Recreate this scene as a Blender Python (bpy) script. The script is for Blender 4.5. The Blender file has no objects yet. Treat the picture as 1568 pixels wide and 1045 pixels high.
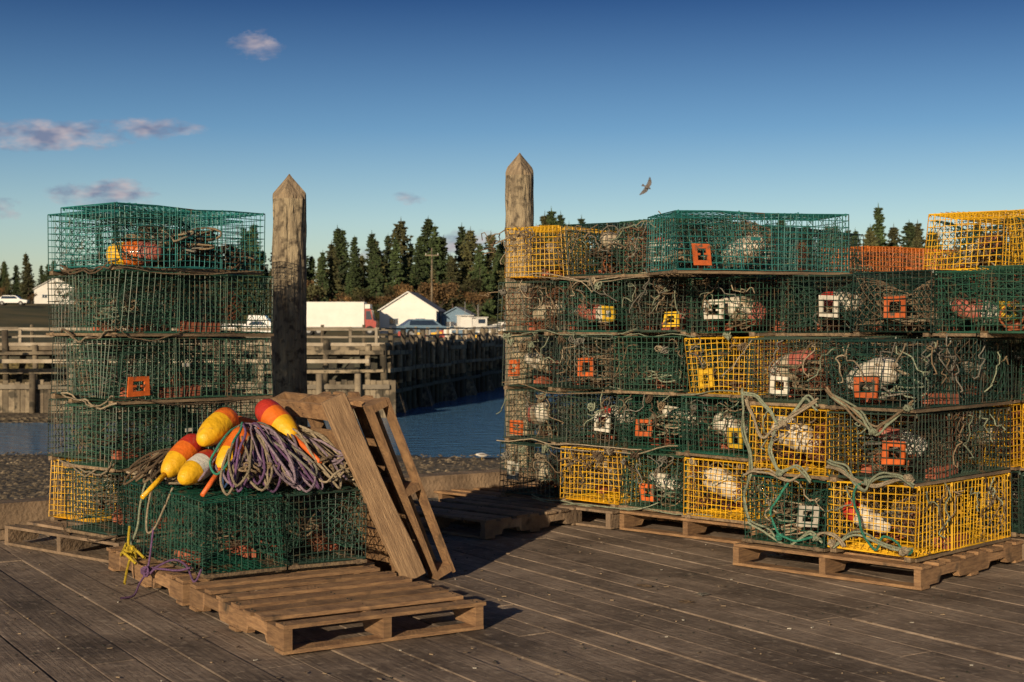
import bpy, math, random
from mathutils import Vector, Matrix, noise
random.seed(7)
R=random
scene=bpy.context.scene
col=scene.collection

# ------------------------------------------------------------------ materials
def mat(name,c1,c2=None,rough=0.7,scale=8.0,bump=0.0,bscale=None,metal=0.0,island=0.0,stretch=(1,1,1),spots=None,coat=0.0,detail=5,obj=True,objvar=0.0,objhue=None,bdist=0.02,soft=0.08):
    m=bpy.data.materials.new(name); m.use_nodes=True
    nt=m.node_tree; N=nt.nodes; L=nt.links
    b=N["Principled BSDF"]
    b.inputs["Roughness"].default_value=rough
    b.inputs["Metallic"].default_value=metal
    if coat: b.inputs["Coat Weight"].default_value=coat
    tc=N.new("ShaderNodeTexCoord"); mp=N.new("ShaderNodeMapping")
    mp.inputs["Scale"].default_value=stretch
    L.new(tc.outputs["Object" if obj else "Generated"],mp.inputs[0])
    nz=N.new("ShaderNodeTexNoise"); nz.inputs["Scale"].default_value=scale; nz.inputs["Detail"].default_value=detail
    nz.inputs["Roughness"].default_value=0.65
    L.new(mp.outputs[0],nz.inputs["Vector"])
    cr=N.new("ShaderNodeValToRGB")
    if c2 is None: c2=tuple(x*0.6 for x in c1)
    cr.color_ramp.elements[0].position=0.35; cr.color_ramp.elements[0].color=(*c2,1)
    cr.color_ramp.elements[1].position=0.65; cr.color_ramp.elements[1].color=(*c1,1)
    L.new(nz.outputs["Fac"],cr.inputs[0])
    out=cr.outputs[0]
    if objhue:
        oi=N.new("ShaderNodeObjectInfo"); hm=N.new("ShaderNodeMixRGB"); mr=N.new("ShaderNodeMapRange"); mr.inputs[3].default_value=0; mr.inputs[4].default_value=objhue[1]
        L.new(oi.outputs["Random"],mr.inputs[0]); L.new(mr.outputs[0],hm.inputs[0]); L.new(out,hm.inputs[1]); hm.inputs[2].default_value=(*objhue[0],1); out=hm.outputs[0]
    if spots:
        n2=N.new("ShaderNodeTexNoise"); n2.inputs["Scale"].default_value=scale*spots[1]; n2.inputs["Detail"].default_value=6
        L.new(tc.outputs["Object"],n2.inputs["Vector"])
        r2=N.new("ShaderNodeValToRGB"); r2.color_ramp.elements[0].position=spots[2]; r2.color_ramp.elements[1].position=spots[2]+soft
        L.new(n2.outputs["Fac"],r2.inputs[0])
        mx=N.new("ShaderNodeMixRGB"); L.new(r2.outputs[0],mx.inputs[0]); L.new(out,mx.inputs[1]); mx.inputs[2].default_value=(*spots[0],1)
        out=mx.outputs[0]
    if island>0:
        g=N.new("ShaderNodeNewGeometry"); mr=N.new("ShaderNodeMapRange")
        mr.inputs[3].default_value=1-island; mr.inputs[4].default_value=1+island
        L.new(g.outputs["Random Per Island"],mr.inputs[0])
        vm=N.new("ShaderNodeMixRGB"); vm.blend_type='MULTIPLY'; vm.inputs[0].default_value=1
        L.new(out,vm.inputs[1]); L.new(mr.outputs[0],vm.inputs[2]); out=vm.outputs[0]
    if objvar>0:
        oi=N.new("ShaderNodeObjectInfo"); mr=N.new("ShaderNodeMapRange")
        mr.inputs[3].default_value=1-objvar; mr.inputs[4].default_value=1+objvar
        L.new(oi.outputs["Random"],mr.inputs[0])
        vm=N.new("ShaderNodeMixRGB"); vm.blend_type='MULTIPLY'; vm.inputs[0].default_value=1
        L.new(out,vm.inputs[1]); L.new(mr.outputs[0],vm.inputs[2]); out=vm.outputs[0]
    L.new(out,b.inputs["Base Color"])
    if bump>0:
        n3=N.new("ShaderNodeTexNoise"); n3.inputs["Scale"].default_value=bscale or scale*3; n3.inputs["Detail"].default_value=6
        L.new(mp.outputs[0],n3.inputs["Vector"])
        bp=N.new("ShaderNodeBump"); bp.inputs["Strength"].default_value=bump; bp.inputs["Distance"].default_value=bdist
        L.new(n3.outputs["Fac"],bp.inputs["Height"]); L.new(bp.outputs[0],b.inputs["Normal"])
    return m

# ------------------------------------------------------------------ mesh builder
class MB:
    def __init__(s): s.v=[]; s.f=[]; s.m=[]; s.mats=[]; s.sm=[]
    def mi(s,m):
        if m not in s.mats: s.mats.append(m)
        return s.mats.index(m)
    def quad(s,pts,m,smooth=False):
        b=len(s.v); s.v+= [tuple(p) for p in pts]; s.f.append(tuple(range(b,b+len(pts)))); s.m.append(s.mi(m)); s.sm.append(smooth)
    def box(s,o,ax,ay,az,m):
        o,ax,ay,az=map(Vector,(o,ax,ay,az)); b=len(s.v)
        for k in (0,1):
            for (i,j) in ((0,0),(1,0),(1,1),(0,1)): s.v.append(tuple(o+ax*i+ay*j+az*k))
        k=s.mi(m)
        for q in ((0,3,2,1),(4,5,6,7),(0,1,5,4),(1,2,6,5),(2,3,7,6),(3,0,4,7)):
            s.f.append(tuple(b+x for x in q)); s.m.append(k); s.sm.append(False)
    def abox(s,x0,y0,z0,x1,y1,z1,m): s.box((x0,y0,z0),(x1-x0,0,0),(0,y1-y0,0),(0,0,z1-z0),m)
    def stick(s,p,q,r,m,n=4,r2=None,cap=False,smooth=False):
        p=Vector(p); q=Vector(q); d=q-p
        if d.length<1e-6: return
        d.normalize(); a=d.orthogonal().normalized(); c=d.cross(a); b=len(s.v); r2=r if r2 is None else r2
        for (o,rr) in ((p,r),(q,r2)):
            for i in range(n):
                t=2*math.pi*i/n+0.785; s.v.append(tuple(o+a*math.cos(t)*rr+c*math.sin(t)*rr))
        k=s.mi(m)
        for i in range(n):
            j=(i+1)%n; s.f.append((b+i,b+j,b+n+j,b+n+i)); s.m.append(k); s.sm.append(smooth)
        if cap:
            s.f.append(tuple(b+n+i for i in range(n))); s.m.append(k); s.sm.append(False)
            s.f.append(tuple(b+n-1-i for i in range(n))); s.m.append(k); s.sm.append(False)
    def tube(s,pts,r,m,n=5,closed=False):
        pts=[Vector(p) for p in pts]; N=len(pts); b=len(s.v); k=s.mi(m); ref=None
        for i in range(N):
            if closed: d=pts[(i+1)%N]-pts[i-1]
            else: d=pts[min(i+1,N-1)]-pts[max(i-1,0)]
            if d.length<1e-9: d=Vector((0,0,1))
            d.normalize()
            if ref is None: ref=d.orthogonal().normalized()
            a=ref-d*ref.dot(d)
            if a.length<1e-4: a=d.orthogonal()
            a.normalize(); ref=a; c=d.cross(a)
            rr=r(i/(N-1)) if callable(r) else r
            for j in range(n):
                t=2*math.pi*j/n; s.v.append(tuple(pts[i]+a*math.cos(t)*rr+c*math.sin(t)*rr))
        for i in range(N if closed else N-1):
            i2=(i+1)%N
            for j in range(n):
                j2=(j+1)%n; s.f.append((b+i*n+j,b+i*n+j2,b+i2*n+j2,b+i2*n+j)); s.m.append(k); s.sm.append(True)
    def lathe(s,p,q,prof,mf,n=14,squash=1.0):
        p=Vector(p); q=Vector(q); d=(q-p); a=d.normalized().orthogonal().normalized(); c=d.normalized().cross(a); b=len(s.v)
        for (t,r) in prof:
            for j in range(n):
                th=2*math.pi*j/n; s.v.append(tuple(p+d*t+a*math.cos(th)*r+c*math.sin(th)*r*squash))
        for i in range(len(prof)-1):
            k=s.mi(mf((prof[i][0]+prof[i+1][0])/2))
            for j in range(n):
                j2=(j+1)%n; s.f.append((b+i*n+j,b+i*n+j2,b+(i+1)*n+j2,b+(i+1)*n+j)); s.m.append(k); s.sm.append(True)
    def mesh(s,name):
        me=bpy.data.meshes.new(name); me.from_pydata(s.v,[],s.f)
        for m in s.mats: me.materials.append(m)
        me.polygons.foreach_set("material_index",s.m); me.polygons.foreach_set("use_smooth",s.sm)
        me.update(); return me
    def obj(s,name,parent=None):
        o=bpy.data.objects.new(name,s.mesh(name)); col.objects.link(o)
        if parent: o.parent=parent
        return o
def empty(name,loc=(0,0,0)):
    e=bpy.data.objects.new(name,None); e.location=loc; col.objects.link(e); return e
def V(*a): return Vector(a)

# ------------------------------------------------------------------ palette
M_green=mat("wire_green",(0.010,0.115,0.075),(0.006,0.05,0.035),0.42,5,spots=((0.10,0.07,0.04),2,0.57),objvar=0.35,objhue=((0.05,0.07,0.045),.5))
M_dark=mat("wire_dark_green",(0.012,0.07,0.055),(0.008,0.032,0.028),0.45,5,spots=((0.09,0.065,0.04),2,0.56),objvar=0.35,objhue=((0.055,0.055,0.035),.55))
M_teal=mat("wire_teal",(0.03,0.22,0.215),(0.015,0.11,0.105),0.45,5,spots=((0.10,0.09,0.06),2,0.6),objvar=0.25)
M_yel=mat("wire_yellow",(0.85,0.50,0.02),(0.58,0.31,0.015),0.45,5,spots=((0.16,0.10,0.035),2,0.59),objvar=.15)
M_org=mat("wire_orange",(0.75,0.2,0.02),(0.5,0.13,0.02),0.5,5)
M_runner=mat("runner_wood",(0.24,0.17,0.10),(0.09,0.06,0.04),0.85,6,0.4,stretch=(1,8,8),objvar=0.35)
M_netg=mat("net_green",(0.02,0.085,0.055),(0.01,0.035,0.025),0.85)
M_netb=mat("net_black",(0.03,0.03,0.022),(0.012,0.014,0.01),0.85)
M_neto=mat("net_rust",(0.26,0.09,0.04),(0.12,0.045,0.025),0.85)
M_nett=mat("net_tan",(0.26,0.19,0.12),(0.12,0.085,0.055),0.85)
M_brick=mat("brick",(0.42,0.12,0.06),(0.24,0.07,0.04),0.9,20)
def buoy_mat(n,c,dirt=.66): return mat(n,c,tuple(x*0.75 for x in c),0.5,9,0.35,40,spots=((0.2,0.14,0.09),1.6,dirt),coat=0.1,soft=.16)
B_white=buoy_mat("buoy_white",(0.66,0.60,0.50),.52); B_red=buoy_mat("buoy_red",(0.5,0.035,0.02),.6)
B_cream=buoy_mat("buoy_cream",(0.5,0.42,0.3),.5); B_wclean=buoy_mat("buoy_white_clean",(0.76,0.72,0.64),.64)
B_org=buoy_mat("buoy_orange",(0.8,0.17,0.015)); B_yel=buoy_mat("buoy_yellow",(0.85,0.47,0.012))
B_sal=buoy_mat("buoy_faded_red",(0.42,0.12,0.085),.54)
def vent_mat(n,c): return mat(n,c,tuple(x*.6 for x in c),.55,14,spots=((0.1,0.07,0.045),1.2,.58),objvar=.3)
P_white=vent_mat("vent_white",(0.58,0.54,0.46)); P_org=vent_mat("vent_orange",(0.6,0.12,0.02)); P_yel=vent_mat("vent_yellow",(0.75,0.46,0.02))
def rope_mat(n,c,k=0.55): return mat(n,c,tuple(x*k for x in c),0.9,60,0.8,260,island=0.3)
R_cream=rope_mat("rope_cream",(0.47,0.38,0.26)); R_tan=rope_mat("rope_tan",(0.32,0.23,0.14)); R_brown=rope_mat("rope_brown",(0.15,0.10,0.06))
R_purple=rope_mat("rope_purple",(0.22,0.11,0.26)); R_lav=rope_mat("rope_lavender",(0.36,0.27,0.34)); R_blue=rope_mat("rope_blue",(0.04,0.10,0.27)); R_teal=rope_mat("rope_teal",(0.04,0.28,0.19))
R_mint=rope_mat("rope_mint",(0.36,0.40,0.28)); R_yellow=rope_mat("rope_yellow",(0.7,0.5,0.03)); R_gray=rope_mat("rope_gray",(0.27,0.25,0.21)); R_orange=rope_mat("rope_orange",(0.5,0.15,0.05))
M_pal=mat("pallet_wood",(0.40,0.235,0.115),(0.19,0.105,0.055),0.85,5,0.6,40,island=0.28,stretch=(2,2,14),spots=((0.08,0.055,0.035),1.5,0.6),soft=.14)
M_palold=mat("pallet_wood_weathered",(0.28,0.195,0.125),(0.13,0.09,0.06),0.9,5,0.6,40,island=0.3,spots=((0.06,0.045,0.035),1.5,0.6),soft=.14)
M_plank=mat("plank_wood",(0.42,0.27,0.15),(0.22,0.135,0.075),0.85,6,0.5,30,stretch=(9,9,.8),spots=((0.12,0.08,0.05),1.0,0.62),soft=.14)

# ------------------------------------------------------------------ lobster buoy geometry
PROF=[(0.0,0.012),(0.0,0.035),(0.03,0.052),(0.10,0.064),(0.2,0.07),(0.33,0.0715),(0.34,0.0715),(0.5,0.071),(0.62,0.068),(0.63,0.068),(0.78,0.058),(0.9,0.045),(0.97,0.032),(1.0,0.02),(1.0,0.0)]
def add_buoy(mb,p,q,c3,scale=1.0,stick=None,n=14):
    prof=[(t,r*scale) for t,r in PROF]
    mb.lathe(p,q,prof,lambda t:c3[0] if t<0.335 else (c3[1] if t<0.625 else c3[2]),n)
    if stick:
        p=V(*p); q=V(*q); d=(q-p).normalized()
        mb.stick(q-d*0.02,q+d*stick[0],0.016,stick[1],8,0.012,cap=True,smooth=True)
        mb.stick(p,p-d*0.03,0.014,stick[1],8,cap=True)

def tangle(mb,c,ext,m,r=0.006,n=36,rnd=R,sides=4,turns=2):
    ph=[rnd.uniform(0,6.28) for _ in range(9)]; am=[rnd.uniform(0.25,1) for _ in range(9)]
    rz=rnd.uniform(0.5,1.0); pts=[]
    for i in range(n):
        t=2*math.pi*i/n
        x=(math.cos(turns*t+ph[0])*am[0]+0.45*math.cos((turns+1)*t+ph[1])*am[1]+0.22*math.cos(5*t+ph[2]))/1.4
        y=(math.sin(turns*t+ph[3])*am[3]+0.45*math.sin((turns-1)*t+ph[4])*am[4]+0.22*math.sin(6*t+ph[5]))/1.4
        z=(math.sin(3*t+ph[6])*0.6+math.sin(4*t+ph[7])*0.4)*rz
        pts.append((c[0]+x*ext[0],c[1]+y*ext[1],c[2]+z*ext[2]))
    mb.tube(pts,r,m,sides,closed=True)

def net(mb,A,B,rings,m,r=0.0024,sag=0.0):
    n=len(A)
    def P(i,j):
        i%=n; t=j/rings; p=A[i].lerp(B[i],t); 
        cen=(sum(B,V(0,0,0))/n); p=p.lerp(cen,sag*math.sin(math.pi*t)); return p
    for j in range(rings):
        for i in range(n):
            mb.stick(P(i,j),P(i+1,j+1),r,m,3); mb.stick(P(i+1,j),P(i,j+1),r,m,3)
def rect_loop(c,a,b,n):
    pts=[]
    for i in range(n):
        t=4*i/n; k=int(t); f=t-k
        s=[(-1+2*f,-1),(1,-1+2*f),(1-2*f,1),(-1,1-2*f)][k]
        pts.append(c+a*s[0]+b*s[1])
    return pts
def circ_loop(c,a,b,n):
    return [c+a*math.cos(2*math.pi*(i/n)-2.356)+b*math.sin(2*math.pi*(i/n)-2.356) for i in range(n)]

TL,TW,TH=1.19,0.535,0.37
def flat_net(mb,o,ax,ay,la,lb,m,step=0.05,r=0.0022,bil=.05):
    na=max(2,int(la/step)); nb=max(2,int(lb/step)); nrm=ax.cross(ay)
    def P(i,j):
        w=math.sin(math.pi*i/na)*math.sin(math.pi*j/nb)*bil
        return o+ax*(la*i/na)+ay*(lb*j/nb)+nrm*w
    for i in range(na):
        for j in range(nb):
            if (i+j)%2==0: mb.stick(P(i,j),P(i+1,j+1),r,m,3)
            else: mb.stick(P(i+1,j),P(i,j+1),r,m,3)
            
def make_trap(name,wire,seed,rope=6,buoy=None,vent=None,bricks=True,netm=None,sidevent=None,ropecols=None,light=False,wr=0.0022,warp=1.0,clutter=True):
    rnd=random.Random(seed); mb=MB(); L,W,H=TL,TW,TH; z0=0.026
    nx,ny,nz=28,13,9
    for i in range(nx+1):
        x=L*i/nx; e=wr*(1.7 if i in (0,nx) else 1)
        for z in (z0,H): mb.stick((x,0,z),(x,W,z),e,wire)
        for y in (0,W): mb.stick((x,y,z0),(x,y,H),e,wire)
    for j in range(ny+1):
        y=W*j/ny; e=wr*(1.7 if j in (0,ny) else 1)
        for z in (z0,H):
            for xa,xb in ((0,L*.25),(L*.25,L*.5),(L*.5,L*.75),(L*.75,L)): mb.stick((xa,y,z),(xb,y,z),e,wire)
        for x in (0,L): mb.stick((x,y,z0),(x,y,H),e,wire)
    for k in range(1,nz):
        z=z0+(H-z0)*k/nz
        for y in (0,W):
            for xa,xb in ((0,L*.25),(L*.25,L*.5),(L*.5,L*.75),(L*.75,L)): mb.stick((xa,y,z),(xb,y,z),wr,wire)
        for x in (0,L): mb.stick((x,0,z),(x,W/2,z),wr,wire); mb.stick((x,W/2,z),(x,W,z),wr,wire)
    for xp in (0.44,0.82):
        for j in range(0,ny+1): mb.stick((xp,W*j/ny,z0),(xp,W*j/ny,H),wr,wire)
        for k in range(1,nz): mb.stick((xp,0,z0+(H-z0)*k/nz),(xp,W,z0+(H-z0)*k/nz),wr,wire)
    for x in (0.02,0.44,0.82,L-0.02):
        for y in (0.0,W): mb.stick((x,y,H-0.015),(x,y,H+0.006),0.006,wire,5)
    for y in (0.02,W-0.06): mb.abox(-0.005,y,0.0,L+0.005,y+0.04,0.024,M_runner)
    if not light and rnd.random()<.55: mb.abox(-0.012,-0.008,0.006,-.002,W+0.008,0.022,M_runner)
    if not light: mb.abox(0.0,-0.012,0.004,L,-0.003,0.02,M_runner)
    nm=netm or rnd.choice([M_netg,M_netb,M_nett,M_neto,M_netg])
    A=rect_loop(V(0.22,0,0.2),V(0.17,0,0),V(0,0,0.14),16); B=circ_loop(V(0.22,0.2,0.2),V(0.075,0,0),V(0,0.02,0.075),16); net(mb,A,B,5,nm)
    A=rect_loop(V(0.22,W,0.2),V(0.17,0,0),V(0,0,0.14),16); B=circ_loop(V(0.22,W-0.2,0.2),V(0.075,0,0),V(0,0.02,0.075),16); net(mb,A,B,5,nm)
    nm2=rnd.choice([M_netg,M_netb,M_neto,M_nett]) if netm is None else netm
    A=rect_loop(V(0.44,W/2,0.2),V(0,0.25,0),V(0,0,0.15),20); B=circ_loop(V(0.72,W/2,0.22),V(0,0.08,0),V(0.02,0,0.08),20); net(mb,A,B,6,nm2)
    mb.tube(circ_loop(V(0.72,W/2,0.22),V(0,0.08,0),V(0.02,0,0.08),16),0.005,nm2,4,True)
    if clutter:
        flat_net(mb,V(0.83,0.01,0.05),V(1,0,0),V(0,0,1),0.34,0.31,nm,0.04)
        flat_net(mb,V(0.46,W-0.02,0.05),V(1,0,0),V(0,0,1),0.34,0.31,nm2,0.04)
        flat_net(mb,V(0.46,0.02,0.05),V(1,0,0),V(0,0,1),0.34,0.31,rnd.choice([M_netg,nm2]),0.042,bil=-.06)
        for i in range(3):
            c=V(rnd.choice([.2,.25,.6,.65,1.0]),rnd.uniform(.12,.42),rnd.uniform(.1,.2)); s=rnd.uniform(.05,.1); mm=rnd.choice([M_neto,M_netb,M_nett,M_netg])
            A=circ_loop(c+V(0,0,s),V(s*.3,0,0),V(0,s*.3,0),10); B=circ_loop(c,V(s,0,0),V(0,s,0),10); net(mb,A,B,3,mm); Cc=circ_loop(c-V(0,0,s),V(s*.5,0,0),V(0,s*.5,0),10); net(mb,B,Cc,3,mm)
    if bricks:
        bx=rnd.uniform(0.25,0.5)
        for i in range(3): mb.abox(bx+i*0.1,0.02,z0+0.005,bx+i*0.1+0.092,0.09,z0+0.062,M_brick)
        for i in range(2): mb.abox(bx+i*0.1,W-0.12,z0+0.005,bx+i*0.1+0.092,W-0.05,z0+0.062,M_brick)
    rc=ropecols or [R_tan,R_brown,R_gray,R_cream,R_brown,R_tan,R_tan,R_mint,R_orange]
    base_c=rnd.choice(rc[:7])
    for i in range(rope):
        cx=rnd.choice([0.16,0.22,0.28,0.62,0.62,0.98]); ex=rnd.uniform(0.12,0.18)
        tangle(mb,(cx,W/2+rnd.uniform(-.08,.08),rnd.uniform(0.08,0.22)),(ex,rnd.uniform(0.13,0.22),rnd.uniform(0.03,0.12)),rnd.choice([base_c,rnd.choice(rc)]),rnd.uniform(0.0045,0.007),40,rnd,4,rnd.choice([2,3]))
    if buoy:
        for bi,(c3,px,py) in enumerate(buoy):
            a=rnd.uniform(-1.2,1.2); ln=rnd.uniform(.24,.34)
            d=V(math.sin(a),math.cos(a)*rnd.choice([-1,1]),rnd.uniform(-.5,.5)).normalized()*ln
            c=V(px+abs(d.x)*.5,py,0.14+rnd.uniform(0.0,0.09)); add_buoy(mb,c-d/2,c+d/2,c3,rnd.uniform(.85,1.12),n=14)
    def ventat(o,ax,m):
        az=V(0,0,1); nrm=ax.cross(az)*0.012
        w,h=rnd.uniform(.11,.14),rnd.uniform(.10,.125)
        mb.box(o,ax*w,az*0.028,nrm,m); mb.box(o+az*(h-0.028),ax*w,az*0.028,nrm,m)
        mb.box(o+az*0.028,ax*0.03,az*(h-0.056),nrm,m); mb.box(o+az*0.028+ax*(w-0.03),ax*0.03,az*(h-0.056),nrm,m)
        if rnd.random()<.5:
            mb.box(o+az*(h/2-.006)+ax*0.03,ax*(w-0.06)*0.3,az*0.012,nrm,m)
            mb.box(o+az*(h/2-.006)+ax*(0.03+(w-0.06)*0.7),ax*(w-0.06)*0.3,az*0.012,nrm,m)
    if vent: ventat(V(0.014,rnd.uniform(0.05,0.38),rnd.uniform(0.04,0.12)),V(0,1,0),vent)
    if sidevent: ventat(V(0.10,0.0,0.05),V(1,0,0),sidevent)
    mb.abox(0.5,-0.004,0.2,0.56,0.0,0.22,P_white if rnd.random()<.3 else wire)
    sd=seed*3.17
    vv=[]
    for (x,y,z) in mb.v:
        w=noise.noise_vector(V(x*2.6+sd,y*3.2,z*2.8+sd))*0.036*warp
        if z<z0: w=w*0.12
        w2=noise.noise_vector(V(x*11+sd,y*11,z*11))*0.006*warp
        vv.append((x+w.x+w2.x,y+w.y+w2.y,z+w.z*0.45+w2.z))
    mb.v=vv
    return mb.mesh(name)

WR=[B_white,B_white,B_white]; WS=[B_white,B_white,B_sal]; SW=[B_sal,B_cream,B_white]; RW=[B_red,B_white,B_white]; SS=[B_sal,B_sal,B_white]; WO=[B_white,B_org,B_white]; CC=[B_cream,B_cream,B_cream]; WC=[B_wclean,B_wclean,B_sal]
T={}
rv=random.Random(99); greens=[]
for i in range(26):
    n="g%d"%i; greens.append(n)
    bl=[(rv.choice([WR,WC,CC,WS,SW,SS,RW,WR,CC]),rv.uniform(.08,.22),rv.uniform(.18,.38))] if rv.random()<.82 else []
    if rv.random()<.4: bl.append((rv.choice([WR,SS,WS,WO,CC]),rv.uniform(.5,.95),rv.uniform(.2,.35)))
    vt=[P_white,P_org,P_yel,None,P_white,P_org,P_org,P_white,None][i%9]
    T[n]=make_trap("trap_"+n,M_green if i%2==0 else M_dark,100+i,rv.randint(6,12),bl,vt,True)
T["y0"]=make_trap("trap_y0",M_yel,21,6,[(WR,0.12,0.3)],None); T["y1"]=make_trap("trap_y1",M_yel,22,6,[(RW,0.12,0.35)],None,netm=M_nett); T["y2"]=make_trap("trap_y2",M_yel,23,4,[(CC,.3,.3)],None)
T["y3"]=make_trap("trap_y3",M_yel,24,8,[(WS,0.2,0.25)],None); T["y4"]=make_trap("trap_y4",M_yel,25,6,[(SS,0.6,0.25)],P_yel)
T["t0"]=make_trap("trap_t0",M_teal,31,4,[(WR,0.45,0.3)],None,False,sidevent=P_org)
T["o0"]=make_trap("trap_o0",M_org,33,3,None,None,False)
T["a0"]=make_trap("trap_a0",M_green,41,2,None,None,True,M_netg); T["a1"]=make_trap("trap_a1",M_green,42,2,None,None,True,M_netg,sidevent=P_org)
T["a2"]=make_trap("trap_a2",M_green,43,3,None,None,True,M_netg); T["a3"]=make_trap("trap_a3",M_teal,44,0,None,None,False,M_netg,light=True,clutter=False)
T["a4"]=make_trap("trap_a4",M_dark,45,4,None,None,True,M_netg); T["a5"]=make_trap("trap_a5",M_dark,46,5,None,None,True,M_netb)
HS=0.405; ZB=0.14
def put(key,o,xd,layer,jit=0.02,sx=1,sy=1,zb=None,exact=False):
    ob=bpy.data.objects.new("lobster_trap",T[key]); col.objects.link(ob)
    ang=math.atan2(xd[1],xd[0])+R.uniform(-1,1)*(0.0 if exact else 0.035)
    z=(ZB+HS*(layer-1)) if zb is None else zb
    ob.matrix_world=Matrix.Translation((o[0]+R.uniform(-jit,jit),o[1]+R.uniform(-jit,jit),z))@Matrix.Rotation(ang,4,'Z')@Matrix.Rotation(R.uniform(-.008,.008),4,'Y')@Matrix.Rotation(R.uniform(-.01,.01),4,'X')@Matrix.Diagonal((sx,sy,(HS-0.010)/TH,1))
    return ob

# ---- left tall stack
Ax=V(.633,.775); Aw=V(-.775,.633); A0=V(-2.357,8.5)
for l,k in ((1,"a4"),(2,"a2"),(3,"a1"),(4,"a0"),(5,"a3")): put(k,A0,Ax,l,.012)
A1=A0+Ax*.245+Aw*.575
for l,k in ((1,"y2"),(2,"a5"),(3,"a5"),(4,"a4"),(5,"a3")): put(k,A1,Ax,l,.015)
# ---- front pair
u=V(.847,.53); v=V(-.53,.848); P=V(-1.57,7.2)
put("a2",P+u*.45,v,1,0.004,1.03,.82); put("a4",P+u*.92,v,1,0.004,1.03,.82)
put("g4",V(-3.0,4.9),v,1,zb=.004); put("g6",V(-3.35,4.65),v,1,zb=.004)  # two unseen traps left of frame, added to cast shadow on the deck
# ---- right pile
b=V(.68,.733); a=V(.733,-.68); C0=V(2.195,7.70); D0=V(1.588,9.2)
gi=iter(R.sample(greens,26)*5)
def G_(): return next(gi)
near={0:("y1",G_(),G_()),1:(G_(),"y0",G_())}
for k,ls in near.items():
    for l,key in enumerate(ls): put(key,C0-a*.555*k+b*R.uniform(-.03,.03),b,l+1)
rear={0:("y0",G_(),"y4",G_()),1:(G_(),G_(),G_(),G_(),G_()),2:("y2",G_(),G_(),G_(),G_()),3:(G_(),G_(),G_(),G_(),"y2")}
for k,ls in rear.items():
    for l,key in enumerate(ls): put(key,D0-a*(.578*k+.02)+b*R.uniform(-.05,.05),b,l+1,0.02)
    for l in range(5 if k in(1,2) else 4): put(G_(),D0-a*.578*k+b*1.25,b,l+1,0.015)
for k in (1,2,3): put(G_(),D0+b*.15+a*.57*k,b,4)
put("t0",V(1.06,9.02),V(.975,.22),5,zb=1.755)
put(G_(),D0+b*1.4+a*.57,b,4); put(G_(),D0+b*1.4+a*1.14,b,4)
for k in (0,1,-1):
    for l,key in enumerate((G_(),"y0",G_())): put(key,C0+b*1.27-a*.57*k,b,l+1)
put("y3",V(3.12,8.98),b,5); put("y4",V(3.12,8.98)+a*.57,b,5); put("y2",V(3.12,8.98)+b*1.25+a*.1,b,5)
put(G_(),D0+b*1.38+a*1.71,b,4); put(G_(),C0+b*.6+a*.6,b,4)
for l in range(5): put(("g1","y0","g2","o0","o0")[l],V(3.02,12.2),u,l+1,zb=.13+l*.395)
for l in range(5): put(("g1","y0","g2","o0","y2")[l],V(4.1,12.6),u,l+1,zb=.13+l*.395)

# ------------------------------------------------------------------ pallets
def pallet(name,Ls=1.2,Wd=1.0,m=M_pal,nb=7,seed=0,H=0.125):
    rnd=random.Random(seed); mb=MB(); t=0.017; hs=H-2*t
    for y in (0,Wd/2-0.02,Wd-0.04):
        prof=[(0,t),(Ls*.16,t),(Ls*.18,t+.035),(Ls*.34,t+.035),(Ls*.36,t),(Ls*.64,t),(Ls*.66,t+.035),(Ls*.82,t+.035),(Ls*.84,t),(Ls,t),(Ls,t+hs),(0,t+hs)]
        bot=prof[:10]
        for i in range(9):
            x0,z0=bot[i]; x1,z1=bot[i+1]
            b0=len(mb.v)
            for yy in (y,y+.04): mb.v+=[(x0,yy,z0),(x1,yy,z1),(x1,yy,t+hs),(x0,yy,t+hs)]
            k=mb.mi(m)
            for q in ((0,1,2,3),(7,6,5,4),(0,4,5,1),(3,2,6,7)):
                mb.f.append(tuple(b0+w for w in q)); mb.m.append(k); mb.sm.append(False)
            if i==0: mb.f.append((b0+0,b0+3,b0+7,b0+4)); mb.m.append(k); mb.sm.append(False)
            if i==8: mb.f.append((b0+1,b0+5,b0+6,b0+2)); mb.m.append(k); mb.sm.append(False)
    bw=0.095
    for i in range(nb):
        x=(Ls-bw-.004)*i/(nb-1)+.002+(rnd.uniform(-.015,.015) if 0<i<nb-1 else 0); w=bw+(rnd.uniform(-.015,.035) if i<nb-1 else 0); s=rnd.uniform(-.004,.016)
        mb.box((x,-0.004-s,H-t+.001),(w,rnd.uniform(-.006,.006),0),(rnd.uniform(-.008,.008),Wd+0.008+rnd.uniform(0,.016),rnd.uniform(-.003,.005)),(0,0,t),m)
        for y in (0.02,Wd/2,Wd-.02):
            for dx in (.025,.065): mb.stick((x+dx,y,H-.002),(x+dx,y,H+.0035),0.004,M_netb,5,cap=True)
    for x in (0.002,Ls/2-bw/2,Ls-bw-.002): mb.box((x,-0.003,0),(bw,0,0),(0,Wd+.006,0),(0,0,t-.001),m)
    return mb.obj(name)
def place(ob,o,xd,z=0.004,rotz=0): ob.matrix_world=Matrix.Translation((o[0],o[1],z))@Matrix.Rotation(math.atan2(xd[1],xd[0])+rotz,4,'Z')
Bc=V(-.981,6.12)
place(pallet("wooden_pallet",1.2,1.0,M_pal,7,1),Bc+u*1.0,v)
place(pallet("wooden_pallet",1.3,1.06,M_pal,8,2),P+u*.98+v*.05,v)
place(pallet("wooden_pallet",1.3,1.22,M_palold,8,3),A0-Ax*.03-Aw*.04,Ax)
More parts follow.
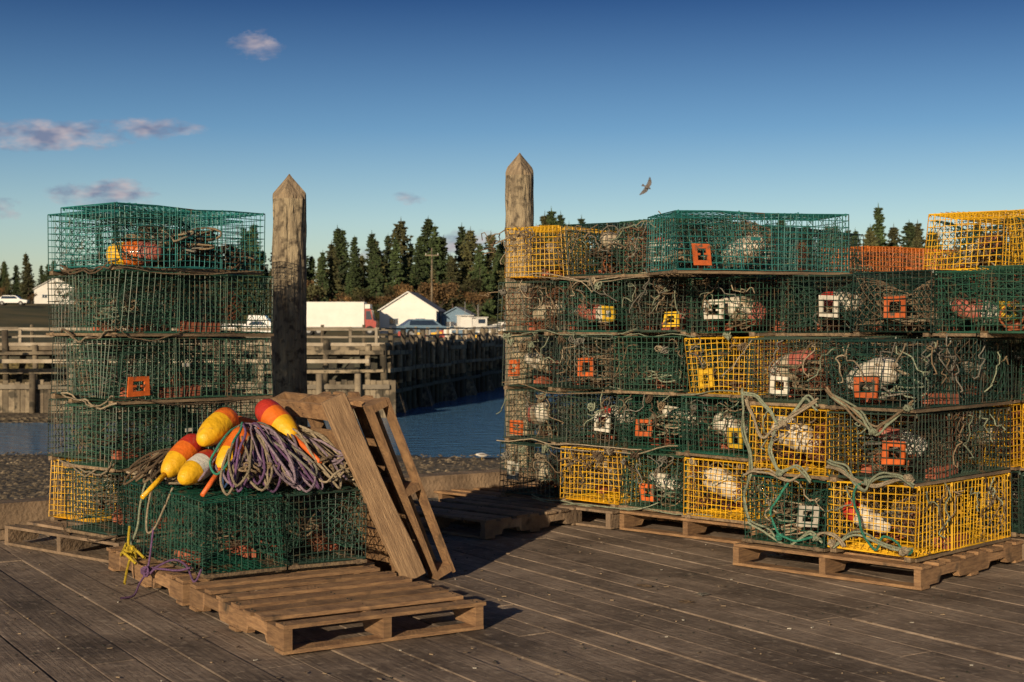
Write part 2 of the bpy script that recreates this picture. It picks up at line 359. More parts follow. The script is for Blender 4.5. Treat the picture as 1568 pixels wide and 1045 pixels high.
for i in range(3): place(pallet("wooden_pallet",1.25,1.12,M_palold if i%2 else M_pal,8,5+i),D0-a*1.16*(i-0.02)*1.01-b*(.05+.04*(i%2)),b,rotz=R.uniform(-.03,.03))
place(pallet("wooden_pallet",1.3,1.2,M_pal,8,9),C0+a*.05-b*.06,b)
place(pallet("wooden_pallet",1.25,1.2,M_palold,8,10),C0+a*.05+b*1.27,b)
place(pallet("wooden_pallet",1.0,1.05,M_palold,7,11),V(-.18,9.45),b)
for i in range(2): place(pallet("wooden_pallet",1.25,1.0,M_palold,8,12+i),V(3.02,12.2)+u*(1.3*i-.03),u)
# leaning pallets
U3=V(u.x,u.y,0); V3=V(v.x,v.y,0)
def lean(ob,xx,zz,o3):
    yy=zz.cross(xx); M=Matrix(((xx.x,yy.x,zz.x,o3.x),(xx.y,yy.y,zz.y,o3.y),(xx.z,yy.z,zz.z,o3.z),(0,0,0,1)))
    mn=min((M@q.co).z for q in ob.data.vertices); ob.matrix_world=Matrix.Translation((0,0,0.006-mn))@M
base=P+u*(.92+.27); B3=V(base.x,base.y,0)
up=(V(0,0,.95)-U3*.46).normalized(); out=V3.cross(up).normalized()
if out.dot(U3)<0: out=-out
yy=(-out).cross(up); o3=B3+out*.11+V3*.05+(V3*.80 if yy.dot(V3)<0 else V(0,0,0))
lean(pallet("leaning_wooden_pallet",1.10,.80,M_pal,7,20,0.10),up,-out,o3)
# wide plank: built upright in its own frame (local z = length) so its grain runs along it
mb=MB(); W_=.145; k=mb.mi(M_plank); n_=14
for i in range(n_+1):
    f=i/n_; w_=W_*(1-.04*f)+.003*math.sin(f*9); bow=.010*math.sin(f*3); z_=1.12*f
    for (x_,y_) in ((0,0),(.006,-.006+0),(w_-.006,-.006),(w_,0),(w_,.030),(0,.030)): mb.v.append((x_+.002*math.sin(f*14),y_+bow,z_+(.01*math.sin(x_*30) if i in (0,n_) else 0)))
for i in range(n_):
    for j in range(6): mb.f.append((i*6+j,i*6+(j+1)%6,(i+1)*6+(j+1)%6,(i+1)*6+j)); mb.m.append(k); mb.sm.append(False)
mb.f.append(tuple(range(5,-1,-1))); mb.f.append(tuple(n_*6+j for j in range(6))); mb.m+=[k,k]; mb.sm+=[False,False]
pl=mb.obj("leaning_plank"); yv=up.cross(out); 
o_=B3-V3*.012-out*.045+V(0,0,.04)
pl.matrix_world=Matrix(((out.x,yv.x,up.x,o_.x),(out.y,yv.y,up.y,o_.y),(out.z,yv.z,up.z,o_.z),(0,0,0,1)))
mn=min((pl.matrix_world@q.co).z for q in pl.data.vertices); pl.matrix_world=Matrix.Translation((0,0,.004-mn))@pl.matrix_world
up2=(V(0,0,.93)-U3*.40).normalized(); out2=V3.cross(up2).normalized(); out2=out2 if out2.dot(U3)>0 else -out2
zz=out2; xx=V3; yy=zz.cross(xx)
o3=B3+U3*.175+V3*.0
if yy.dot(up2)<0: zz=-out2; o3=o3+out2*.12
lean(pallet("leaning_wooden_pallet",.85,1.06,M_pal,5,21,0.12),xx,zz,o3)

# ------------------------------------------------------------------ dock deck
def deck_mat():
    m=bpy.data.materials.new("deck_planks"); m.use_nodes=True; N=m.node_tree.nodes; L=m.node_tree.links; bs=N["Principled BSDF"]; bs.inputs["Roughness"].default_value=.78
    g=N.new("ShaderNodeNewGeometry"); mp=N.new("ShaderNodeMapping"); mp.inputs["Rotation"].default_value=(0,0,-math.atan2(.848,-.53)); L.new(g.outputs["Position"],mp.inputs[0])
    m2=N.new("ShaderNodeMapping"); m2.inputs["Scale"].default_value=(1.2,26,1); L.new(mp.outputs[0],m2.inputs[0])
    gr=N.new("ShaderNodeTexNoise"); gr.inputs["Scale"].default_value=2.2; gr.inputs["Detail"].default_value=8; gr.inputs["Roughness"].default_value=.7; L.new(m2.outputs[0],gr.inputs["Vector"])
    r=N.new("ShaderNodeValToRGB"); e=r.color_ramp.elements; e[0].position=.3; e[0].color=(.14,.105,.082,1); e[1].position=.7; e[1].color=(.36,.285,.225,1); L.new(gr.outputs["Fac"],r.inputs[0])
    bl=N.new("ShaderNodeTexNoise"); bl.inputs["Scale"].default_value=1.3; bl.inputs["Detail"].default_value=11; bl.inputs["Roughness"].default_value=.75; L.new(g.outputs["Position"],bl.inputs["Vector"])
    r2=N.new("ShaderNodeValToRGB"); e=r2.color_ramp.elements; e[0].position=.38; e[0].color=(.42,.39,.37,1); e[1].position=.60; e[1].color=(1.2,1.17,1.12,1); L.new(bl.outputs["Fac"],r2.inputs[0])
    mx=N.new("ShaderNodeMixRGB"); mx.blend_type='MULTIPLY'; mx.inputs[0].default_value=1; L.new(r.outputs[0],mx.inputs[1]); L.new(r2.outputs[0],mx.inputs[2])
    mr=N.new("ShaderNodeMapRange"); mr.inputs[3].default_value=.7; mr.inputs[4].default_value=1.2; L.new(g.outputs["Random Per Island"],mr.inputs[0])
    mx2=N.new("ShaderNodeMixRGB"); mx2.blend_type='MULTIPLY'; mx2.inputs[0].default_value=1; L.new(mx.outputs[0],mx2.inputs[1]); L.new(mr.outputs[0],mx2.inputs[2])
    sp_=N.new("ShaderNodeTexNoise"); sp_.inputs["Scale"].default_value=22; sp_.inputs["Detail"].default_value=8; L.new(g.outputs["Position"],sp_.inputs["Vector"])
    r3=N.new("ShaderNodeValToRGB"); e=r3.color_ramp.elements; e[0].position=.57; e[1].position=.72; e[1].color=(.7,.7,.7,1); L.new(sp_.outputs["Fac"],r3.inputs[0])
    mx3=N.new("ShaderNodeMixRGB"); L.new(r3.outputs[0],mx3.inputs[0]); L.new(mx2.outputs[0],mx3.inputs[1]); mx3.inputs[2].default_value=(.42,.34,.26,1); L.new(mx3.outputs[0],bs.inputs["Base Color"])
    bp=N.new("ShaderNodeBump"); bp.inputs["Strength"].default_value=.7; bp.inputs["Distance"].default_value=.010; L.new(gr.outputs["Fac"],bp.inputs["Height"])
    bp2=N.new("ShaderNodeBump"); bp2.inputs["Strength"].default_value=.6; bp2.inputs["Distance"].default_value=.010; L.new(sp_.outputs["Fac"],bp2.inputs["Height"]); L.new(bp.outputs[0],bp2.inputs["Normal"]); L.new(bp2.outputs[0],bs.inputs["Normal"])
    return m
M_deck=deck_mat()
E0=V(-3.2,9.85)
mb=MB(); t0=-9.4
while t0<16:
    w=R.choice([.19,.2,.2,.205,.24]); 
    L0=-17.0; cuts=[L0]; c=L0+R.uniform(1,4)
    while c<-0.8: cuts.append(c); c+=R.choice([3.0,3.6,4.2])
    cuts.append(0.0)
    for c0,c1 in zip(cuts[:-1],cuts[1:]):
        o=E0+u*t0+v*(c0+.002); dz=R.uniform(-.004,.002); W0=w-R.choice([.002,.003,.003,.005,.009]); L_=c1-c0-.004
        sec=[(0,0),(0,.046),(.004,.05),(W0-.004,.05),(W0,.046),(W0,0)]; b0=len(mb.v); skew=R.uniform(-.001,.001)
        for e in (0,L_):
            tz=R.uniform(-.002,.002)
            for (sx_,sz_) in sec: mb.v.append((o.x+u.x*(sx_+skew)+v.x*e,o.y+u.y*(sx_+skew)+v.y*e,-.053+dz+sz_+tz))
            skew=-skew
        k=mb.mi(M_deck)
        for j in range(5): mb.f.append((b0+j,b0+6+j,b0+7+j,b0+j+1)); mb.m.append(k); mb.sm.append(False)
        mb.f.append(tuple(b0+j for j in range(6))); mb.m.append(k); mb.sm.append(False)
        mb.f.append(tuple(b0+11-j for j in range(6))); mb.m.append(k); mb.sm.append(False)
    t0+=w
M_tim=mat("timber_dark",(0.11,0.08,0.055),(0.05,0.037,0.028),0.9,3,0.5,30)
for c in [x*1.2 for x in range(-14,1)]:
    o=E0+u*-9.4+v*(c-.02-.15); mb.box((o.x,o.y,-.36),(u.x*25,u.y*25,0),(v.x*.15,v.y*.15,0),(0,0,.3),M_tim)
deck=mb.obj("dock_deck")
mb=MB()
for t_ in [x*1.2 for x in range(-14,1)]:
    for s_ in [x*.1 for x in range(-90,140)]:
        o=E0+u*(s_+R.uniform(-.03,.03))+v*(t_-.1+R.uniform(-.02,.02))
        if 4<o.y<11: mb.box((o.x,o.y,-.003),(.009,0,0),(0,.009,0),(0,0,.004),M_netb)
mb.obj("deck_nails")
mb=MB()
for i in range(7):
    o=E0+u*(-9.4+i*3.6)-v*.26
    mb.box((o.x,o.y,0.075),(u.x*3.57,u.y*3.57,0),(v.x*.2,v.y*.2,0),(0,0,.17),M_palold)
    for j in (0.3,1.7,3.1):
        q=o+u*j+v*.02; mb.box((q.x,q.y,0.001),(u.x*.2,u.y*.2,0),(v.x*.16,v.y*.16,0),(0,0,.073),M_palold)
mb.obj("dock_edge_curb")
mb=MB()
for i in range(9):
    for j in range(3):
        o=E0+u*(-9+i*3)+v*(-.2-j*4); mb.stick((o.x,o.y,-3.5),(o.x,o.y,-.37),.15,M_tim,10,smooth=True)
mb.obj("dock_support_piles")
M_chip=mat("wood_chip",(0.3,0.22,0.14),None,0.9)
mb=MB()
for i in range(900):
    s=R.uniform(-6,9); t=R.uniform(-6.5,-.5); o=E0+u*s+v*t; ang=R.uniform(0,3.14); l=R.uniform(.005,.028)
    mb.box((o.x,o.y,.0005),(l*math.cos(ang),l*math.sin(ang),0),(-.006*math.sin(ang),.006*math.cos(ang),0),(0,0,.004),R.choice([M_chip,M_chip,M_chip,M_runner,M_tim,M_tim,P_white]))
for i in range(14):
    s=R.uniform(-2,8); t=R.uniform(-5,-1); o=E0+u*s+v*t; tangle(mb,(o.x,o.y,.008),(.06,.05,.003),R.choice([R_tan,R_brown,R_brown,R_gray]),.0025,24,R,4,2)
mb.obj("deck_debris")

# ------------------------------------------------------------------ pilings
M_pil=mat("piling_bark",(0.42,0.34,0.22),(0.15,0.115,0.08),0.95,11,1.0,34,stretch=(1,1,.16),spots=((0.09,0.07,0.048),1.6,0.50),detail=10,bdist=.04,soft=.16)
M_pcut=mat("piling_cut_wood",(0.33,0.25,0.16),(0.15,0.11,0.075),0.9,16,0.8,40,stretch=(1,1,.15))
def piling(x,y,r,ztop,cut=.2,rot=.5,seed=0):
    mb=MB(); n=56; NZ=220; zs=[-3.4+ (ztop-cut+3.4)*i/NZ for i in range(NZ+1)]; k=mb.mi(M_pil); kc=mb.mi(M_pcut)
    rings=[(z,None) for z in zs]
    for i in range(1,9): rings.append((ztop-cut+cut*i/8*0.995,1-i/8))
    for (z,sq) in rings:
        for j in range(n):
            th=2*math.pi*j/n
            q=noise.noise(V(math.cos(th)*2.2+seed,math.sin(th)*2.2,z*.9))*.13+noise.noise(V(math.cos(th)*6+seed,math.sin(th)*6,z*3))*.10
            cr_=noise.noise(V(math.cos(th)*14+seed,math.sin(th)*14,z*1.4)); q+=-.18*max(0,cr_-.12)
            rr=r*(1+q)*(1+.03*(ztop-z)*.3)
            if sq is not None:
                s=r*1.02*max(sq,.02); rr=min(rr,s/max(abs(math.cos(th-rot)),abs(math.sin(th-rot))))
            mb.v.append((math.cos(th)*rr,math.sin(th)*rr,z))
    for i in range(len(rings)-1):
        for j in range(n):
            j2=(j+1)%n; mb.f.append((i*n+j,i*n+j2,(i+1)*n+j2,(i+1)*n+j)); mb.m.append(kc if i>=NZ else k); mb.sm.append(i<NZ)
    o=mb.obj("wooden_piling"); o.location=(x,y,0); return o
piling(-1.738,11.1,.130,2.61,.2,.6,3); piling(.066,12.2,.118,2.91,.2,.9,8)

# ------------------------------------------------------------------ buoys on front trap
def buoy_obj(p,q,c3,sc=1.0,stick=None):
    mb=MB(); add_buoy(mb,p,q,c3,sc,stick,24); return mb.obj("lobster_buoy")
def ext(p,q,l):
    p=V(*p); q=V(*q); c=(p+q)/2; d=(q-p).normalized()*l/2; return c-d,c+d
S_org=buoy_mat("spindle_orange",(0.8,0.16,0.03)); S_yel=B_yel
for (p,q,c3,l,sc,st) in [
    ((-1.42,8.0,.985),(-1.17,7.75,.80),[B_red,B_org,B_yel],.34,1.05,(.26,S_org)),
    ((-1.55,7.85,.93),(-1.665,7.6,.80),[B_org,B_yel,B_yel],.30,1.05,None),
    ((-1.44,7.72,.85),(-1.54,7.48,.66),[B_org,B_org,B_yel],.30,1.0,(.2,S_org)),
    ((-1.72,7.8,.80),(-1.85,7.56,.63),[B_red,B_org,B_yel],.31,1.0,(.2,S_yel)),
    ((-1.60,7.62,.72),(-1.715,7.36,.62),[B_red,B_wclean,B_yel],.29,.95,None),
    ((-1.62,8.05,.86),(-1.35,8.0,.80),[B_org,B_org,B_org],.32,1.0,None),
    ((-1.30,7.95,.78),(-1.5,7.75,.72),[B_org,B_yel,B_yel],.3,.95,None),
    ]:
    p,q=ext(p,q,l); buoy_obj(p,q,c3,sc,st)
mb=MB()
for i in range(40):
    c=P+u*R.uniform(.3,.75)+v*R.uniform(.2,.75); tangle(mb,(c.x,c.y,R.uniform(.58,.76)),(R.uniform(.1,.2),R.uniform(.1,.18),.04),R.choice([R_tan,R_cream,R_brown,R_lav,R_gray]),.007,44,R,5,R.choice([2,3]))
for i in range(22):
    c=P+u*R.uniform(.02,.3)+v*R.uniform(.35,1.0); tangle(mb,(c.x,c.y,R.uniform(.57,.66)),(R.uniform(.12,.2),R.uniform(.1,.18),.03),R.choice([R_cream,R_tan,R_cream,R_brown]),.007,44,R,5,2)
def hank(K,phis,rho,mats,cnt,z_end,r=.0068,drop=0.0):
    for i in range(cnt):
        ph=math.radians(R.uniform(*phis)); rr=rho*R.uniform(.6,1.12)
        d2=-v*math.cos(ph)+u*math.sin(ph); d=V(d2.x,d2.y,0); lat=V(-d.y,d.x,0)*R.uniform(.015,.06)*R.choice([-1,1])
        zk=K.z+R.uniform(-.06,.03); ze=z_end+R.uniform(-.015,.07); m=R.choice(mats); J=lambda s:V(R.uniform(-s,s),R.uniform(-s,s),R.uniform(-s,s)*.6)
        w=[V(K.x,K.y,zk)+J(.02)]
        for t in (.2,.45,.7,.9): w.append(V(K.x,K.y,0)+d*rr*t+lat*math.sin(t*2.2)+J(.016)+V(0,0,zk+(ze-zk)*(t**1.6)+.05*math.sin(math.pi*t)))
        w.append(V(K.x,K.y,0)+d*rr*1.0+V(0,0,ze-.01))
        for t in (.9,.7,.45,.2): w.append(V(K.x,K.y,0)+d*rr*t-lat*math.sin(t*2.2)+J(.016)+V(0,0,zk+(ze-zk)*(t**1.6)+.03*math.sin(math.pi*t)))
        pts=[]
        for s in range(len(w)-1):
            p0=w[max(s-1,0)];p1=w[s];p2=w[s+1];p3=w[min(s+2,len(w)-1)]
            for f in (0,.25,.5,.75): pts.append(0.5*((2*p1)+(-p0+p2)*f+(2*p0-5*p1+4*p2-p3)*f*f+(-p0+3*p1-3*p2+p3)*f**3))
        mb.tube(pts,r,m,6)
K1=P+u*.42+v*.45; hank(V(K1.x,K1.y,.85),(-35,28),.47,[R_purple,R_lav,R_lav,R_gray,R_purple,R_cream],38,.575)
hank(V(K1.x,K1.y,.85),(-75,-30),.38,[R_blue,R_purple,R_teal,R_lav],10,.6)
K2=P+u*.60+v*.42; hank(V(K2.x,K2.y,.83),(-15,85),.42,[R_cream,R_tan,R_cream,R_lav],50,.57)
K3=P+u*.70+v*.45; hank(V(K3.x,K3.y,.78),(20,110),.28,[R_tan,R_cream],20,.58)
K4=P+u*.22+v*.75; hank(V(K4.x,K4.y,.68),(-130,-40),.36,[R_cream,R_tan,R_brown],16,.575)
for i in range(22):
    c=P+u*R.uniform(.3,.92)+v*R.uniform(.02,.3); tangle(mb,(c.x,c.y,R.uniform(.58,.70)),(R.uniform(.07,.13),R.uniform(.06,.1),.04),R.choice([R_tan,R_cream,R_lav,R_cream,R_cream]),.0065,40,R,5,R.choice([2,3]))
mb.obj("rope_pile")

def cr(w,n=6):
    pts=[]; w=[V(*p) for p in w]
    for s in range(len(w)-1):
        p0=w[max(s-1,0)];p1=w[s];p2=w[s+1];p3=w[min(s+2,len(w)-1)]
        for i in range(n):
            f=i/n; pts.append(0.5*((2*p1)+(-p0+p2)*f+(2*p0-5*p1+4*p2-p3)*f*f+(-p0+3*p1-3*p2+p3)*f**3))
    pts.append(w[-1]); return pts
def rope(w,r,m,name="loose_rope"):
    mb=MB(); mb.tube(cr(w),r,m,6); return mb.obj(name)
def Q(s,t,z):
    q=P+u*s+v*t; return (q.x,q.y,z)
rope([Q(.05,.75,.6),Q(-.02,.8,.58),Q(-.05,.84,.45),Q(-.05,.9,.3),Q(-.07,.95,.2),Q(-.1,.9,.14)],.007,R_mint)
rope([Q(.05,.65,.6),Q(-.03,.66,.57),Q(-.05,.72,.42),Q(-.06,.70,.3),Q(-.05,.6,.33),Q(-.03,.5,.45),Q(0,.45,.56)],.006,R_cream)
mb=MB()
for w in ([Q(-.08,.95,.3),Q(-.1,.9,.2),Q(-.09,.8,.14),Q(-.12,.7,.2),Q(-.1,.62,.17)],[Q(-.1,.85,.16),Q(-.13,.83,.08),Q(-.16,.78,.012)],[Q(-.09,.98,.2),Q(-.14,.9,.15),Q(-.16,.8,.18),Q(-.12,.7,.13)]): mb.tube(cr(w),.008,R_yellow,6)
q=Q(-.1,.86,.18)
for i in range(5): tangle(mb,q,(.035,.035,.03),R_yellow,.007,24,R,5,2)
mb.obj("yellow_rope_knot")
mb=MB()
for w in ([Q(-.05,.62,.33),Q(-.09,.55,.2),Q(-.12,.5,.1),Q(-.1,.42,.14),Q(-.06,.2,.16),Q(-.05,.02,.2)],[Q(-.12,.5,.12),Q(-.17,.48,.06),Q(-.22,.42,.012),Q(-.3,.38,.012)],[Q(-.1,.45,.14),Q(-.05,.3,.2),Q(-.03,.15,.19),Q(-.04,.0,.13),Q(-.02,-.05,.2)]): mb.tube(cr(w),.006,R_purple,6)
q=Q(-.12,.5,.12)
for i in range(4): tangle(mb,q,(.04,.04,.03),R_purple,.006,24,R,5,2)
mb.obj("purple_rope_knot")
mb=MB()
for i in range(54):
    c=A0+Ax*R.uniform(.42,.85)+Aw*R.uniform(.08,.4); tangle(mb,(c.x,c.y,R.uniform(1.84,2.02)),(.17,.14,.05),R.choice([R_tan,R_brown,R_tan,R_gray,R_cream]),.007,40,R,4,R.choice([2,3]))
for i in range(24):
    c=A0+Ax*R.uniform(.7,1.1)+Aw*R.uniform(.1,.4); tangle(mb,(c.x,c.y,R.uniform(1.80,1.92)),(.12,.12,.04),R.choice([R_brown,R_tan]),.006,36,R,4,2)
mb.obj("old_rope_heap")
c=A0+Ax*.2+Aw*.2; buoy_obj((c.x-.12,c.y+.05,1.86),(c.x+.22,c.y+.02,1.88),[B_yel,B_org,B_sal],1.1)
mb=MB()
def wiggle(p,q,r,m,amp=.02,n=14,sag=0.03,nr=5):
    p=V(*p); q=V(*q); s=R.uniform(0,99); pts=[]
    for i in range(n+1):
        t=i/n; o=noise.noise_vector(V(t*4+s,s,0))*amp*3; pts.append(p.lerp(q,t)+o+V(0,0,-sag*math.sin(math.pi*t)))
    mb.tube(pts,r,m,nr)
for l in range(1,6):
    z=ZB+HS*(l-1)+.01
    for rep in range(2):
        p=D0-a*R.uniform(.0,1.0)-b*.02; q=D0-a*R.uniform(1.2,2.3)-b*.02
        wiggle((p.x,p.y,z+.02),(q.x,q.y,z+.02),.0045,R.choice([R_cream,R_tan,R_mint]),.02)
    p=A0-Aw*.02; q=A0+Ax*R.uniform(.5,1.2)-Aw*.02
    wiggle((p.x,p.y,z+.01),(q.x,q.y,z+.01),.0045,R.choice([R_tan,R_brown]),.012)
    for rep in range(2):
        p=A0+Aw*.0-Ax*.02; q=A0+Aw*.56-Ax*.02; wiggle((p.x,p.y,z+.02),(q.x,q.y,z+.02),.006,R.choice([R_cream,R_brown]),.02,sag=.04)
for i in range(120):
    k=R.randint(0,3); l=R.randint(1,5 if k else 4); s=R.uniform(.05,.5); p=D0-a*(.578*k+s)-b*.02; z=ZB+HS*l-.03; q=p-a*R.uniform(-.3,.3)-b*.01
    wiggle((p.x,p.y,z),(q.x,q.y,z-R.uniform(.05,.25)),.0045,R.choice([R_cream,R_tan,R_tan,R_gray,R_mint,R_brown]),.03,12,.0,4)
for i in range(40):   # knotted clumps where bridles are tied off
    k=R.randint(0,3); l=R.randint(1,4); s=R.uniform(.05,.5); p=D0-a*(.578*k+s)-b*.03; z=ZB+HS*l-R.uniform(.0,.1); m_=R.choice([R_cream,R_tan,R_mint,R_gray,R_brown])
    for j in range(2): tangle(mb,(p.x,p.y,z),(.04,.035,.035),m_,.005,22,R,4,2)
for i in range(20):
    k=R.randint(0,1); l=R.randint(1,3); s=R.uniform(.05,.5); p=C0-a*(.555*k+s)-b*.02; z=ZB+HS*l-.03; q=p-a*R.uniform(-.25,.25)-b*.01
    wiggle((p.x,p.y,z),(q.x,q.y,z-R.uniform(.08,.3)),.0045,R.choice([R_cream,R_tan,R_gray,R_mint]),.025,12,.0,4)
for i in range(24):
    l=R.randint(1,3); s=R.uniform(.05,1.1); p=C0+b*s+a*.02; z=ZB+HS*l-.03; q=p+b*R.uniform(-.2,.2)+a*.01
    wiggle((p.x,p.y,z),(q.x,q.y,z-R.uniform(.08,.3)),.0045,R.choice([R_tan,R_gray,R_brown,R_mint]),.025,12,.0,4)
mb.obj("trap_bridle_ropes")
def F(s,z,off=.04):
    q=C0-a*s-b*off; return (q.x,q.y,z)
mb=MB()
sets=[ ([F(.02,1.0),F(.12,.93),F(.22,.84),F(.33,.93),F(.50,1.02)],R_mint),([F(.0,.98),F(.18,.88),F(.26,.84),F(.4,.95),F(.52,1.06)],R_tan),
 ([F(.0,.56),F(.1,.6),F(.26,.58),F(.3,.53),F(.4,.6),F(.52,.68)],R_mint),([F(.02,.6),F(.15,.55),F(.28,.56),F(.45,.62),F(.55,.6)],R_cream),
 ([F(.0,.2),F(.05,.2),F(.18,.28),F(.24,.18),F(.3,.3),F(.34,.5),F(.3,.56)],R_teal),([F(.02,.22),F(.2,.24),F(.36,.27),F(.5,.2)],R_mint),
 ([F(.58,.96),F(.7,.98),F(.82,.86),F(.92,.95),F(1.08,1.02)],R_mint),([F(.6,.98),F(.72,.92),F(.86,.85),F(.95,.8),F(1.05,.9),F(1.1,1.0)],R_cream),
 ([F(.62,.56),F(.75,.62),F(.85,.57),F(.9,.7),F(.84,.84)],R_mint),([F(.66,.58),F(.8,.54),F(.95,.6),F(1.08,.55)],R_cream),
 ([F(.58,.2),F(.66,.24),F(.8,.16),F(.9,.19),F(1.08,.24)],R_mint),([F(.58,.24),F(.7,.19),F(.84,.2),F(.88,.34),F(.8,.5)],R_teal),
 ([F(1.08,1.05),F(1.1,.8),F(1.07,.6),F(1.1,.4),F(1.06,.2)],R_mint),([F(.42,.2),F(.5,.22),F(.56,.26),F(.62,.21)],R_cream)]
for w,m in sets:
    w=[V(*p)+V(R.uniform(-.02,.02),0,R.uniform(-.025,.025)) for p in w]
    pts=cr(w); s=R.uniform(0,50); pts=[p+noise.noise_vector(p*9+V(s,0,0))*.02 for p in pts]
    mb.tube(pts,.007,m,6)
    if m is not R_teal: mb.tube([p+V(.008,-.003,.012)+noise.noise_vector(p*7+V(0,s,0))*.02 for p in pts],.0065,m,6)
for (s,z,m) in ((.24,.84,R_mint),(.28,.56,R_mint),(.82,.86,R_cream),(.84,.57,R_mint),(.03,.98,R_mint),(.03,.6,R_cream),(.05,.2,R_cream),(.6,.22,R_mint),(.84,.2,R_teal),(.5,.2,R_cream)):
    for i in range(3): tangle(mb,F(s,z,.045),(.028,.028,.022),m,.007,22,R,5,2)
mb.obj("thick_bridle_rope")

# ------------------------------------------------------------------ terrain, water
def land(x,y):
    if x<-5.9: return y-67.5
    if x<3: return (y-67.5-(x+5.9)*6.0)/6
    return (y-135-(x-3)*.3)
def hgt(x,y):
    n=noise.noise(V(x*.05,y*.05,0))*.25+noise.noise(V(x*.3,y*.3,3))*.07
    d=land(x,y)
    if d<0:
        if y<45+noise.noise(V(x*.04,0,5))*3: z=-2.25-(max(y,12)-12)/36*.42+n*.35
        elif x<-9 and y>60: z=-2.5+n*.4
        else: z=-3.2
        if 46<y<60 and x<-12: z=max(z,-2.85+n)
        return z
    z=.5+n*.2
    if y>150: z+=(min(y,270)-150)/120*4.3*(.85+.3*noise.noise(V(x*.01,y*.01,2)))
    if y>270: z+=(y-270)*.004
    if x<-45 and y>80: z+=min(1,(y-80)/60)*min(1,(-45-x)/30)*2.2
    return z
xs=[-3000,-1500,-800,-500,-350,-250,-180,-140]+[-120+4*i for i in range(15)]+[-60+1.0*i for i in range(85)]+[26+4*i for i in range(30)]+[160,220,300,450,800,1500,3000]
ys=[-3000,-800,-200,-60,-20]+[-8+2*i for i in range(14)]+[20+1.0*i for i in range(100)]+[121+4*i for i in range(46)]+[330,400,500,700,1000,1800,3500]
mb=MB()
for y in ys:
    for x in xs: mb.v.append((x,y,hgt(x,y)))
def terrain_mat():
    m=bpy.data.materials.new("ground_terrain"); m.use_nodes=True; nt=m.node_tree; N=nt.nodes; L=nt.links; bs=N["Principled BSDF"]; bs.inputs["Roughness"].default_value=.95
    g=N.new("ShaderNodeNewGeometry"); sp=N.new("ShaderNodeSeparateXYZ"); L.new(g.outputs["Position"],sp.inputs[0])
    vo=N.new("ShaderNodeTexVoronoi"); vo.inputs["Scale"].default_value=5; L.new(g.outputs["Position"],vo.inputs["Vector"])
    nz=N.new("ShaderNodeTexNoise"); nz.inputs["Scale"].default_value=.6; nz.inputs["Detail"].default_value=10; nz.inputs["Roughness"].default_value=.8; L.new(g.outputs["Position"],nz.inputs["Vector"])
    r1=N.new("ShaderNodeValToRGB"); r1.color_ramp.elements[0].position=.35; r1.color_ramp.elements[0].color=(.045,.034,.022,1); r1.color_ramp.elements[1].position=.7; r1.color_ramp.elements[1].color=(.20,.155,.095,1); L.new(nz.outputs["Fac"],r1.inputs[0])
    bw=N.new("ShaderNodeRGBToBW"); L.new(vo.outputs["Color"],bw.inputs[0])
    vm=N.new("ShaderNodeMixRGB"); vm.blend_type='OVERLAY'; vm.inputs[0].default_value=.8; L.new(r1.outputs[0],vm.inputs[1]); L.new(bw.outputs[0],vm.inputs[2])
    n2=N.new("ShaderNodeTexNoise"); n2.inputs["Scale"].default_value=.09; n2.inputs["Detail"].default_value=10; L.new(g.outputs["Position"],n2.inputs["Vector"])
    r2=N.new("ShaderNodeValToRGB"); r2.color_ramp.elements[0].position=.4; r2.color_ramp.elements[0].color=(.05,.055,.015,1); r2.color_ramp.elements[1].position=.62; r2.color_ramp.elements[1].color=(.15,.115,.04,1); L.new(n2.outputs["Fac"],r2.inputs[0])
    mr=N.new("ShaderNodeMapRange"); mr.inputs[1].default_value=-1.5; mr.inputs[2].default_value=0; L.new(sp.outputs[2],mr.inputs[0])
    mx=N.new("ShaderNodeMixRGB"); L.new(mr.outputs[0],mx.inputs[0]); L.new(vm.outputs[0],mx.inputs[1]); L.new(r2.outputs[0],mx.inputs[2]); L.new(mx.outputs[0],bs.inputs["Base Color"])
    bp=N.new("ShaderNodeBump"); bp.inputs["Strength"].default_value=1; bp.inputs["Distance"].default_value=.12; L.new(vo.outputs["Distance"],bp.inputs["Height"]); L.new(bp.outputs[0],bs.inputs["Normal"])
    return m
k=mb.mi(terrain_mat()); nx=len(xs)
for j in range(len(ys)-1):
    for i in range(nx-1): mb.f.append((j*nx+i,j*nx+i+1,(j+1)*nx+i+1,(j+1)*nx+i)); mb.m.append(k); mb.sm.append(True)
mb.obj("ground")
M_stone=mat("beach_stone",(0.24,0.185,0.12),(0.08,0.062,0.042),.95,1.0,island=.5)
mb=MB()
for i in range(6500):
    y=13+33*R.random()**.8; x=R.uniform(-.42,.14)*y+R.uniform(-1,1); r_=R.uniform(.025,.08)*(1 if R.random()<.96 else 1.8); z=hgt(x,y)
    b0=len(mb.v)
    for p in [(1,0,0),(0,1,0),(-1,0,0),(0,-1,0),(0,0,.7),(0,0,-.5)]: mb.v.append((x+p[0]*r_*R.uniform(.7,1.2),y+p[1]*r_*R.uniform(.7,1.2),z+p[2]*r_*R.uniform(.6,1)))
    k=mb.mi(M_stone)
    for q in ((0,1,4),(1,2,4),(2,3,4),(3,0,4),(1,0,5),(2,1,5),(3,2,5),(0,3,5)): mb.f.append(tuple(b0+t for t in q)); mb.m.append(k); mb.sm.append(False)
mb.obj("beach_stones")
mw=bpy.data.materials.new("water"); mw.use_nodes=True; N=mw.node_tree.nodes; L=mw.node_tree.links; bs=N["Principled BSDF"]
bs.inputs["Base Color"].default_value=(.07,.17,.30,1); bs.inputs["Roughness"].default_value=.12; bs.inputs["IOR"].default_value=1.34
